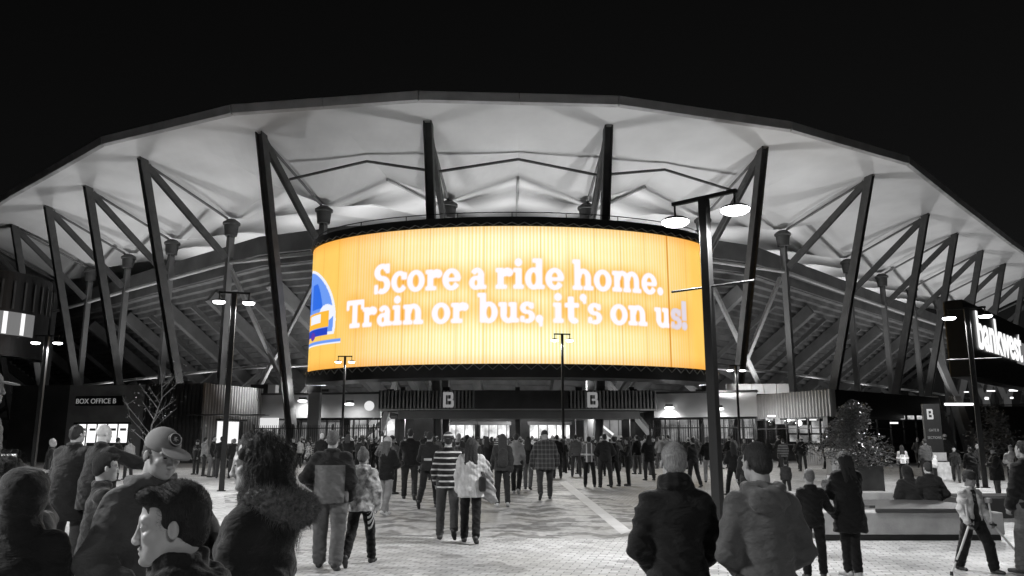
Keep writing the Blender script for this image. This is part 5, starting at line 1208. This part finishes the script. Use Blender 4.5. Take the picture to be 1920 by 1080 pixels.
# ----------------------------------------------------------------- people in the middle distance
DARKT = ('plain', .015)
T = [
 ("big man in a long black coat standing in front of the ticket window", 146, 796, 1058, -18, dict(hair='short', hairg=.015, top=BL, puff=.06, hem=.55, wide=1.35, arms=((8,14,20,10),(20,16,60,20)), seed=20)),
 ("bald man in a black jacket reaching out beside the ticket window", 196, 796, 1062, -30, dict(hair='bald', top=BL, puff=.05, wide=1.2, arms=((5,12,15,8),(62,30,12,-10)), hem=.7, seed=21, skin_g=.5, bottom=DARKT)),
 ("boy with dark hair and glasses between the bald man and the man in the cap", 200, 846, 1120, -55, dict(hair='quiff', hairg=.02, top=DK, child=.3, seed=22, skin_g=.4, res=.012, detail=True)),
 ("stout man in a jacket with black shoulders and grey back, walking left of centre", 625, 806, 1067, 2, dict(legs=STROLL, hair='cropped', hairg=.10, top=('p', .12), topkind='yoke', puff=.05, wide=1.15, arms=((-12,28,70,50),(2,14,22,20)), hem=.83, bottom=('plain', .10), lpuff=.04, seed=23, res=.012, hres=.007)),
 ("girl in a tie-dyed pale hoodie and black track pants", 682, 836, 1060, -3, dict(legs=WALK2, hair='bun', hairg=.10, top=('p', .4), topkind='tiedye', puff=.045, child=.2, hood='down', arms=((3,12,22,14),(0,14,26,18)), bottom=('sidestripe', .006), hem=.84, seed=24, res=.012, hres=.007)),
 ("woman in a pale beanie, black jacket and light jeans", 728, 818, 966, -35, dict(legs=STROLL, hair='long', cap='beanie', capg=.4, hairg=.1, top=BL, puff=.05, hem=.80, arms=((12,10,70,30),(20,10,75,30)), bottom=('plain', .2), shoes='pale', seed=25)),
 ("broad man in black walking left of the striped jersey", 770, 803, 937, 5, dict(legs=WALK, hair='short', top=BL, wide=1.15, seed=26, bottom=DARKT, arms=ASWING)),
 ("man in a dark jacket with a pale patch, just left of the striped jersey", 806, 808, 953, -8, dict(legs=WALK2, hair='cropped', top=('p', .015), topkind='backprint', seed=27, arms=((10,14,50,30),(5,12,25,10)), bottom=DARKT, wide=1.05)),
 ("man in a black and white striped jersey and knitted hat", 841, 809, 1012, 3, dict(legs=((4,4,3),(-12,30,3)), hair='short', cap='beanie', capg=.04, capkind='stripes', hairg=.02, top=('p', .012), topkind='stripes', puff=.03, arms=((4,12,28,15),(-6,12,20,10)), bottom=('plain', .05), hem=.84, seed=28, res=.012, hres=.007)),
 ("woman in a long white ribbed sweater with dark hair", 884, 820, 1018, 0, dict(legs=((8,4,2),(-10,16,1)), hair='long', hairg=.015, top=('p', .62), topkind='knit', puff=.045, hem=.76, skirt=.015, arms=((0,10,16,8),(18,20,75,35)), bottom=('plain', .006), seed=29, res=.012, hres=.007)),
 ("woman with very long dark hair and a printed backpack", 942, 813, 950, 4, dict(legs=STROLL, hair='long', hairg=.03, top=('p', .03), topkind='backprint', puff=.045, bottom=DARKT, seed=30, shoes='pale', arms=ASWING)),
 ("person in a plain grey hoodie and black trousers right of the long-haired woman", 968, 812, 926, -10, dict(legs=WALK, hair='short', top=('p', .22), topkind='sweater', hood='down', bottom=DARKT, seed=31, shoes='pale')),
 ("slim person in black with jeans beside the plaid shirt", 990, 818, 918, -15, dict(legs=STROLL, hair='long', top=DK, bottom=('plain', .09), seed=32)),
 ("big man in a dark plaid shirt walking towards the gate", 1021, 806, 937, 2, dict(legs=WALK2, hair='bald', cap='beanie', hairg=.15, top=('p', .03), topkind='plaid', puff=.05, wide=1.25, hem=.78, bottom=('plain', .03), arms=((4,18,20,10),(6,18,22,10)), seed=33)),
 ("person in a long black coat left of the thin lamp post", 1044, 815, 897, 8, dict(hair='short', top=BL, hem=.55, puff=.05, seed=34)),
 ("man in a grey quilted vest right of the thin lamp post", 1079, 814, 894, 0, dict(legs=FEET, hair='short', top=('p', .12), topkind='puffer', bottom=('plain', .05), seed=35)),
 ("steward in a grey high-visibility vest, back turned, in the group by the queue", 1104, 818, 913, -5, dict(legs=FEET, hair='short', hairg=.01, top=('p', .13), topkind='hivis', bottom=('plain', .01), seed=36, arms=AFOLD)),
 ("broad man in a dark jacket in the middle of the standing group", 1133, 813, 914, 4, dict(legs=FEET, hair='short', top=('p', .02), puff=.05, wide=1.15, bottom=('plain', .03), seed=37, arms=APOCK)),
 ("person in black half hidden behind the broad man of the group", 1150, 818, 912, 30, dict(legs=FEET, hair='cropped', top=BL, seed=38, bottom=DARKT)),
 ("woman in a dark jacket in profile at the right of the standing group", 1176, 820, 911, 95, dict(legs=FEET, hair='long', top=('p', .02), hem=.8, seed=39, arms=APHONE, bottom=('plain', .02))),
 ("dark figure standing alone in front of the crowd barrier", 1215, 815, 901, 20, dict(legs=FEET, hair='curly', top=BL, puff=.05, hem=.72, seed=40, arms=APHONE, bottom=('plain', .03))),
 ("tall slim person in black just right of the grey-haired man's head", 1298, 820, 914, 30, dict(legs=STROLL, hair='short', top=DK, seed=41, bottom=DARKT)),
 ("man in a dark top and pale trousers left of the tall lamp post", 1326, 818, 905, -12, dict(legs=STROLL, hair='cropped', hairg=.15, top=DK, bottom=('plain', .30), seed=42, arms=APOCK)),
 ("long-haired person in black right of the tall lamp post", 1373, 828, 930, 10, dict(legs=WALK, hair='long', top=('p', .012), puff=.04, seed=43, bottom=BL, arms=ALINK)),
 ("person in a widely striped grey jersey behind the hooded young man", 1467, 822, 890, 3, dict(hair='short', top=('p', .05), topkind='widestripes', wide=1.1, seed=44)),
 ("person in a white cap and black shirt outside the kiosk window", 1502, 819, 884, 5, dict(hair='short', cap='cap', capg=.6, top=BL, arms=((4,22,40,20),(4,22,40,20)), puff=.05, seed=45, skin_g=.4)),
 ("small child in grey behind the hooded young man's right shoulder", 1472, 862, 935, -10, dict(hair='cropped', child=.4, top=('p', .05), seed=46, res=.016)),
 ("person in a hooded black coat behind the hooded young man's left shoulder", 1396, 832, 960, 25, dict(hair=None, hood='up', top=DK, hem=.7, seed=47)),
 ("fair-haired boy in black holding the woman's arm", 1516, 878, 1086, -6, dict(legs=((3,3,3),(8,5,6)), hair='cropped', hairg=.16, child=.25, top=BL, puff=.035, arms=((4,10,20,10),(10,26,30,-10)), bottom=('plain', .005), seed=48, res=.012, hres=.007, shoes='dark')),
 ("woman in a black knee-length coat looking down at a phone with legs crossed", 1582, 845, 1082, 12, dict(legs=((6,4,-7),(-2,6,-6)), hair='long', hairg=.012, top=BL, puff=.045, hem=.62, skirt=.03, arms=((26,10,95,35),(26,12,95,40)), head=(10, -22), bottom=('plain', .006), seed=49, res=.012, hres=.007, shoes='pale')),
 ("child in a pale quilted jacket and dark beanie walking on crutches", 1813, 880, 1072, 196, dict(legs=((26,18,3),(-14,8,4)), hair='short', cap='beanie', hairg=.03, child=.35, top=('p', .5), topkind='plain', open_front=True, puff=.035, arms=((6,12,28,10),(4,14,28,8)), bottom=('plain', .006), lpuff=.04, hem=.84, seed=50, res=.010, hres=.006, skin_g=.2, head=(-16, -12), detail=True)),
 ("man in a black jacket and grey trousers cut by the right edge", 1916, 826, 1078, 20, dict(legs=STROLL, hair='short', top=DK, topkind='backprint', puff=.05, bottom=('plain', .12), lpuff=.035, seed=51, res=.012)),
 ("steward in a bright vest in front of the dark kiosk wall", 1690, 834, 903, -20, dict(legs=STROLL, hair='long', top=('p', .5), topkind='hivis', bottom=DARKT, seed=52)),
 ("man in a grey sweatshirt with a white bag near the directory sign", 1733, 822, 905, 5, dict(hair='cropped', hairg=.02, top=('p', .06), topkind='sweater', wide=1.1, seed=53, bottom=DARKT)),
 ("person in black with a pale sash right of the directory sign", 1788, 838, 905, 150, dict(hair='short', top=DK, seed=54, arms=ASWING, legs=WALK)),
 ("man in a flat cap and black coat standing at the right", 1862, 838, 935, 75, dict(hair='short', cap='cap', capg=.03, top=DK, hem=.62, puff=.06, wide=1.2, seed=55, bottom=('plain', .05), arms=AFOLD)),
 ("person in a pale shirt talking to the man in the flat cap", 1894, 834, 925, 140, dict(hair='short', top=('p', .4), seed=56, arms=AFOLD, bottom=DARKT)),
 ("tall man in black near the right edge facing left", 1912, 826, 940, 100, dict(hair='short', top=BL, seed=57, wide=1.1, bottom=('plain', .02))),
 ("broad person in black left of the right lamp post", 1818, 838, 915, 0, dict(hair='short', top=BL, wide=1.25, puff=.05, seed=58, bottom=DARKT)),
 ("pale-haired person half hidden behind the right lamp post", 1832, 832, 900, 30, dict(hair='short', hairg=.3, top=('p', .03), seed=59)),
 ("person in black with a white print at the left end of the ribbed wall queue", 371, 824, 890, 160, dict(hair='short', cap='beanie', hairg=.01, top=DK, topkind='graphic', hem=.7, seed=60)),
 ("person in a pale hoodie in the ribbed wall queue", 386, 820, 893, -60, dict(hair='short', top=('p', .25), topkind='sweater', hood='down', seed=61)),
 ("slim man in a black jacket and jeans in the ribbed wall queue", 402, 817, 895, -95, dict(legs=FEET, hair='short', top=DK, bottom=('plain', .12), seed=62)),
 ("person in black with a backpack just left of the left lamp post", 417, 818, 897, 10, dict(hair='short', top=BL, puff=.06, seed=63)),
 ("person with fair hair right of the left lamp post", 440, 822, 897, 30, dict(hair='short', hairg=.12, top=DK, seed=64)),
 ("woman with fluffy hair by the gate fence left of the walking man", 527, 822, 886, 20, dict(hair='curly', hairg=.05, top=('p', .02), seed=65)),
 ("person in black holding something white by the gate fence", 551, 821, 884, 170, dict(hair='short', top=BL, seed=66, arms=APHONE)),
 ("person in a light patterned top behind the stout man", 580, 826, 886, 130, dict(hair='long', top=('p', .3), topkind='tiedye', seed=67)),
 ("white-haired person in black behind the stout man", 604, 812, 900, 10, dict(hair='thin', hairg=.5, top=BL, wide=1.1, seed=68)),
 ("person in a pale jacket at the ticket window", 245, 822, 900, 60, dict(hair='short', top=('p', .32), seed=69)),
 ("person in dark clothes leaning towards the ticket window", 222, 820, 902, -20, dict(hair='short', top=DK, seed=70)),
 ("grey-haired person walking far left with a bright shoulder strap", 100, 822, 935, -60, dict(hair='thin', hairg=.35, top=DK, seed=71, arms=ASWING)),
 ("person in black with both arms raised in front, deep in the queue", 800, 808, 900, 0, dict(hair='short', top=BL, seed=72, arms=((60,10,80,40),(60,10,80,40)))),
]
PE = {}
for lab, px, tp, bs, yw, kw in T:
    if lab.startswith("boy with dark hair and glasses"): PE[lab] = near(lab, px, tp, 6.6, yw, **kw); continue
    PE[lab] = mid(lab, px, tp, bs, yw, **kw)
def seated(label, px, top_py, Y, yaw, seat=.47, **kw):
    parts, info = build_person(legs=((86,84,6),(84,82,8)), **kw); t = atY(px, top_py, Y)
    top = max(float(_vz(me)[0]) for _, me, _, _ in parts); s = .95
    e = empty("person", (t.x, Y, t.z - top * s), rad(yaw), label, "person"); e.scale = (s, s, s)
    for nm, me, m, _ in parts: part(nm, me, m, e)
seated("person in a thick black jacket sitting on the bench, on the left", 1708, 872, 15.6, 10, hair=None, hood='up', top=BL, puff=.07, wide=1.15, seed=80, arms=APOCK, lean=12)
seated("young man with dark hair sitting on the bench, on the right", 1741, 866, 15.5, -6, hair='short', hairg=.03, top=BL, puff=.05, seed=81, arms=APOCK, skin_g=.4, lean=6)

# ----------------------------------------------------------------- the crowd under the canopy (copies)
protos = []
for q in range(12):
    kw = [dict(hair='short', top=BL), dict(hair='long', top=DK), dict(hair='short', cap='beanie', hairg=.03, top=('p', .03)), dict(hair='cropped', top=('p', .2), topkind='sweater', hood='down'),
          dict(hair='short', cap='cap', top=('p', .05), topkind='plaid'), dict(hair='curly', hairg=.06, top=('p', .015), hem=.7), dict(hair=None, hood='up', top=('p', .02)), dict(hair='thin', hairg=.3, top=('p', .04)),
          dict(hair='bun', hairg=.08, top=('p', .35)), dict(hair='short', top=('p', .03), topkind='stripes'), dict(hair='short', cap='beanie', capg=.35, top=DK, topkind='puffer'), dict(hair='pony', top=('p', .08), topkind='puffer')][q]
    parts, info = build_person(legs=[STAND, STROLL, FEET, WALK, WALK2][(q * 7) % 5], arms=[ADOWN, APOCK, ASWING, APHONE][(q * 3) % 4], res=.026, hres=.015, seed=100 + q, bottom=('plain', .015 if q % 3 else .07), wide=1 + .12*(q % 2), puff=.04, **kw)
    protos.append((parts, max(float(_vz(me)[0]) for _, me, _, _ in parts)))
WHAT = ["in black with short dark hair", "in black with long hair", "in a dark beanie", "in a pale hooded sweater", "in a cap and plaid shirt", "with curly hair in a long dark jacket", "with a dark hood up", "with grey hair", "in a light top with the hair in a bun", "in a thinly striped jersey", "in a pale beanie and quilted jacket", "with a ponytail and a grey quilted jacket"]
rr = random.Random(5)
def copy_person(q, x, y, h, yaw, label):
    parts, top = protos[q]; s = h / top
    e = empty("person", (x, y, 0), rad(yaw), label, "person", "people packed in the queue under the canopy"); e.scale = (s, s, s)
    for nm, me, m, _ in parts:
        if len(me.materials) == 0: me.materials.append(m)
        o = bpy.data.objects.new(nm, me); COL.objects.link(o); o.parent = e
spots = []
def free(x, y): return all((x - a)**2 + (y - b)**2 > .36 for a, b in spots)
n = 0
zones = [(-10.5, 9.5, 44, 57, 110), (-9, 7, 36, 44, 34), (9, 16, 43, 52, 18), (-19, -10, 44, 56, 16), (16, 24, 38, 47, 10), (-6.5, 1.5, 24, 33, 6)]
for zi, (x0, x1, y0, y1, cnt) in enumerate(zones):
    tries = 0; k = 0
    while k < cnt and tries < 4000:
        tries += 1; x = rr.uniform(x0, x1); y = rr.uniform(y0, y1)
        if not free(x, y): continue
        spots.append((x, y)); q = rr.randrange(12); k += 1
        where = ["under the canopy", "behind the main queue", "near the barrier", "by the left fence", "near the kiosk", "trailing the queue"][zi]
        copy_person(q, x, y, rr.uniform(1.6, 1.86), rr.uniform(-35, 35) if rr.random() < .8 else rr.uniform(100, 260), f"person {WHAT[q]}, {where}")

# ----------------------------------------------------------------- things carried
cr_e, cr_s, cr_i = PE["child in a pale quilted jacket and dark beanie walking on crutches"]
for k, s_ in enumerate((-1, 1)):
    hd_ = w_of(cr_e, cr_s, cr_i[3][s_][2] + cr_i[3][s_][3] * .06); el_ = w_of(cr_e, cr_s, cr_i[3][s_][1])
    foot_px = (1718, 1062) if s_ == -1 else (0, 0)
    img_x = hd_.x
    out_x = -.34 if (hd_.x < cr_e.location.x) else .40
    ft = Vector((hd_.x + out_x, hd_.y - .12, 0)); 
    c = empty("crutch", ft, 0, "crutch on the left side of the walking child" if hd_.x < cr_e.location.x else "crutch on the right side of the walking child", "crutch")
    h2 = hd_ - ft; topc = h2 + Vector((-.02, 0, .30)); al = mat("crutch_alloy", .62, .35, 0, 1, .05)
    MB().tube((0,0,.03), h2 * .55, .011).tube(h2*.5, h2, .014).tube(h2, topc, .012).build("shaft", al, c)
    MB().tube(h2 + Vector((0,-.07,0)), h2 + Vector((0,.05,0)), .016).build("grip", M_BLACK, c)
    MB().tube((0,0,0), (0,0,.05), .022, .016).tube(h2*.26, h2*.3, .022).build("rubber_tip", M_BLACK, c)
    MB().lathe(tuple(topc - Vector((0,0,.04))), [(.035,0),(.042,.02),(.042,.05),(.035,.06)], 14).build("arm_cuff", mat("cuff_grey", .3, .5), c)
we, ws, wi = PE["woman in a long white ribbed sweater with dark hair"]
a = w_of(we, ws, V3(.24, .03, 1.30)); 
co = Sdf(.03); co.cap((0,0,0), (.03,-.02,-.45), .055, .12, ay=.5).cap((.04,0,-.02), (.13,0,-.55), .045, .085, ay=.5).cap((.0,0,.02), (-.08,0,.02), .05)
o = to_mesh("folded_coat", [co.mesh(.014, folds(.012, 4))]); cob = bpy.data.objects.new("folded_coat", o); COL.objects.link(cob); o.materials.append(cloth(.30)); cob.location = a
tag(cob, "pale coat hanging over the arm of the woman in the white sweater", "coat")
hb = w_of(we, ws, V3(.20, -.10, 1.02)); bag = empty("handbag", hb, 0, "dark shoulder bag with a strap on the woman in the white sweater", "bag")
MB().box(-.05, -.10, -.16, .06, .12, .08).build("bag_body", M_BLACK, bag, bevel=.03); MB().beam((0, .02, .08), (-.09, .10, .44), .03, .012).build("strap", M_BLACK, bag)
be_, bs_, bi_ = PE["woman with very long dark hair and a printed backpack"]
bp_ = Sdf(.03); bp_.cap((0,0,-.12), (0,0,.1), .13, .12, ay=.6); o = to_mesh("backpack", [bp_.mesh(.016, folds(.006, 2))]); bo_ = bpy.data.objects.new("backpack", o); COL.objects.link(bo_); bo_.location = w_of(be_, bs_, V3(0, -.20, 1.18)); o.materials.append(cloth(.035, 'graphic'))
tag(bo_, "dark backpack worn by the woman with very long hair", "backpack")
ge, gs, gi = PE["man in a grey sweatshirt with a white bag near the directory sign"]
wbp = Sdf(.03); wbp.cap((0,0,-.2), (.05,0,.1), .14, .06, ay=.4); o = to_mesh("white_bag", [wbp.mesh(.018, folds(.008, 7))]); wb_ = bpy.data.objects.new("plastic_bag", o); COL.objects.link(wb_); wb_.location = w_of(ge, gs, V3(.33, 0, .92)); o.materials.append(mat("white_plastic", .7, .4)); tag(wb_, "white plastic bag held by the man in the grey sweatshirt", "bag")
pe_, ps_, pi_ = PE["woman in a black knee-length coat looking down at a phone with legs crossed"]
hw = w_of(pe_, ps_, (pi_[3][1][2] + pi_[3][-1][2]) / 2 + V3(0, .10, .05)); ph2 = empty("phone", hw, rad(12), "phone in the hands of the woman in the black coat", "phone")
MB().box(-.036, -.004, -.07, .036, .004, .07).build("casing", M_BLACK, ph2, bevel=.003); MB().box(-.032, -.0055, -.064, .032, -.0045, .064).build("screen_glow", emis("phone_dim2", .4), ph2)
ce, cs_, ci = capman; hc_, HM_, hk_, _, _ = ci
cap_o = [o for o in ce.children if o.name.startswith("cap")][0]
b0 = hc_ + HM_ @ (V3(-.0, .072, .090)*hk_); bn = HM_ @ V3(0, .80, .55); bn /= np.linalg.norm(bn)
MB().tube(b0, b0 + bn*.010, .034, n=24).build("cap_badge", mat("badge_dark", .05, .6, 0, 1, .1), cap_o)
rg = MB()
for q in range(24):
    a_, c_ = q/24*2*math.pi, (q+1)/24*2*math.pi; u_ = np.cross(bn, V3(0,0,1)); u_ /= np.linalg.norm(u_); v_ = np.cross(bn, u_)
    rg.beam(b0 + bn*.011 + (u_*math.cos(a_) + v_*math.sin(a_))*.030, b0 + bn*.011 + (u_*math.cos(c_) + v_*math.sin(c_))*.030, .005, .003)
for q in ((-.012,.006,.010,-.004), (-.006,-.010,.012,.008), (0,.012,.004,-.012)): rg.beam(b0 + bn*.011 + u_*q[0] + v_*q[1], b0 + bn*.011 + u_*q[2] + v_*q[3], .005, .003)
rg.build("badge_emblem", mat("badge_pale", .45, .6), cap_o)

# ================================================================= BENCH, PLANTER, TREES
A0 = atZ(1540, 1003, 0); A1 = atZ(1862, 1000, 0); bx0, bx1, by = 5.0, 8.05, 13.4
cb = empty("concrete_bench", (6.5, by, 0), 0, "low concrete seat wall with a dark timber top in the plaza", "bench")
MB().box(bx0 - 6.5, 0, .10, bx1 - 6.5, .55, .45).build("front_wall", M_SEATC, cb, bevel=.015); MB().box(bx0 - 6.45, .05, 0, bx1 - 6.55, .5, .10).build("plinth", M_BLACK, cb)
MB().box(bx0 - 6.5, 2.3, 0, bx1 - 7.2, 2.75, .62).box(bx0 - 6.5, .56, .1, bx0 - 6.1, 2.29, .5).build("rear_wall", M_SEATC, cb, bevel=.015)
MB().add([(-.55,-.02,.456),(1.2,-.02,.456),(1.2,.75,.456),(-.2,.75,.456),(-.55,-.02,.51),(1.2,-.02,.51),(1.2,.75,.51),(-.2,.75,.51)], [(0,3,2,1),(4,5,6,7),(0,1,5,4),(1,2,6,5),(2,3,7,6),(3,0,4,7)]).build("timber_top", M_TIMBER, cb)
MB().box(-.3, .76, .456, 1.5, 2.1, .50).build("timber_top", M_TIMBER, cb)
p2 = atZ(1900, 975, 0)
pb = empty("planter_box", (p2.x + .4, p2.y + .3, 0), rad(4), "dark low planter right of the concrete bench", "planter")
MB().box(-1.3, 0, 0, 1.3, 1.2, .42).build("box_wall", mat("planter_dark", .05, .7, .1, 10, .3, 2), pb, bevel=.02); MB().box(-1.2, .1, .421, 1.2, 1.1, .44).build("soil", mat("soil", .02, .9, .3, 40), pb)
def leaf_cloud(mb, c, rx, rz, n, size, rnd, dens=1.0):
    for _ in range(n):
        while True:
            p = Vector((rnd.uniform(-1,1), rnd.uniform(-1,1), rnd.uniform(-1,1)))
            if p.length < 1 and (p.length > .35 or rnd.random() < .3): break
        taper = 1 - .55 * max(0, p.z)
        q = Vector(c) + Vector((p.x*rx*taper, p.y*rx*taper, p.z*rz)); a = Vector((rnd.uniform(-1,1), rnd.uniform(-1,1), rnd.uniform(-.6,.4))).normalized(); b = a.cross(Vector((rnd.uniform(-1,1), rnd.uniform(-1,1), 1))).normalized()
        s = size * rnd.uniform(.6, 1.3); mb.add([q - a*s, q + b*s*.42, q + a*s, q - b*s*.42], [(0,1,2,3)])
M_LEAF = mat("glossy_leaf", .17, .3, 0, 1, .5, 3.0); M_BARK = mat("bark", .12, .8, .4, 40, .3, 10)
def tree(name, label, x, y, z0, h, r, nleaf, size, cat="tree", trunk_r=.05, limbs=9, leaf=M_LEAF, seed=1, crown_z=.45, cone=False):
    rnd = random.Random(seed); e = empty(name, (x, y, z0), 0, label, cat); t = MB()
    pts = [Vector((0,0,0))]; 
    for k in range(1, 6): pts.append(Vector((rnd.uniform(-.03,.03)*h, rnd.uniform(-.03,.03)*h, h*.92*k/5)))
    for k in range(5): t.tube(pts[k], pts[k+1], trunk_r*(1-k/6), trunk_r*(1-(k+1)/6), 8)
    ends = []
    for k in range(limbs):
        f = crown_z*.6 + (1 - crown_z*.6) * k / limbs; i = min(4, int(f*5)); b = pts[i].lerp(pts[i+1], f*5 - i) if i < 5 else pts[5]
        a = rnd.uniform(0, 6.28); L = r * (1.15 - .8*f if not cone else 1.15*(1-f)+.15) * rnd.uniform(.7, 1.1); up = .15 if cone else rnd.uniform(.5, 1.3)
        en = b + Vector((math.cos(a), math.sin(a), up)) * L; t.tube(b, en, trunk_r*.35, trunk_r*.1, 6); ends.append((b, en))
        for _ in range(3 if nleaf < 300 else 1):
            g = rnd.uniform(.3, .9); m_ = b.lerp(en, g); en2 = m_ + Vector((rnd.uniform(-1,1), rnd.uniform(-1,1), rnd.uniform(.2,1.2)))*L*.5; t.tube(m_, en2, trunk_r*.15, trunk_r*.05, 5); ends.append((m_, en2))
    t.build("trunk", M_BARK, e); c = MB()
    per = max(1, nleaf // (len(ends)*2))
    for b, en in ends:
        for g in (.55, .95): q = b.lerp(en, g); leaf_cloud(c, q, r*.34, r*.28, per, size, rnd)
    c.build("crown", leaf, e); return e
pt = atZ(1618, 926, 0)
pl = empty("planter_box", (pt.x, pt.y, 0), rad(12), "tall dark planter box holding the leafy bush behind the bench", "planter")
MB().box(-.45, -.45, 0, .45, .45, .86).build("box_wall", mat("planter_grey", .10, .7, .1, 10, .3, 2), pl, bevel=.02); MB().box(-.4, -.4, .861, .4, .4, .88).build("soil", mat("soil", .02), pl)
tree("leafy_bush", "dense glossy-leaved bush in the tall planter box", pt.x - .15, pt.y, .75, 2.0, .95, 7500, .05, "bush", .04, 34, seed=3, crown_z=.02, cone=True)
bt = atY(293, 800, 19)
tree("bare_tree", "nearly bare young tree in front of the box office sign wall", bt.x, 19, 0, 3.5, .95, 170, .03, "tree", .035, 14, seed=8, crown_z=.75, leaf=mat("dry_leaf", .28, .6, 0, 1, .4, 4))
ct = atY(1862, 800, 42)
tree("conifer_tree", "dark conifer with drooping tiers right of the right lamp post", ct.x, 42, 0, 3.4, 1.5, 1500, .11, "tree", .06, 26, seed=9, crown_z=.15, cone=True, leaf=mat("conifer_leaf", .10, .6, 0, 1, .4, 3))
sb = atZ(1570, 905, 0)
sbx = empty("litter_bin", (sb.x, sb.y, 0), 0, "pale square bin behind the woman in the black coat", "bin")
MB().box(-.28, -.25, 0, .28, .25, 1.0).build("bin_body", mat("bin_grey", .35, .6, 0, 1, .1), sbx, bevel=.02); MB().box(-.30, -.27, 1.2, .30, .27, 1.26).box(-.3, .2, 1.0, .3, .26, 1.2).build("bin_lid", M_WHITE, sbx)
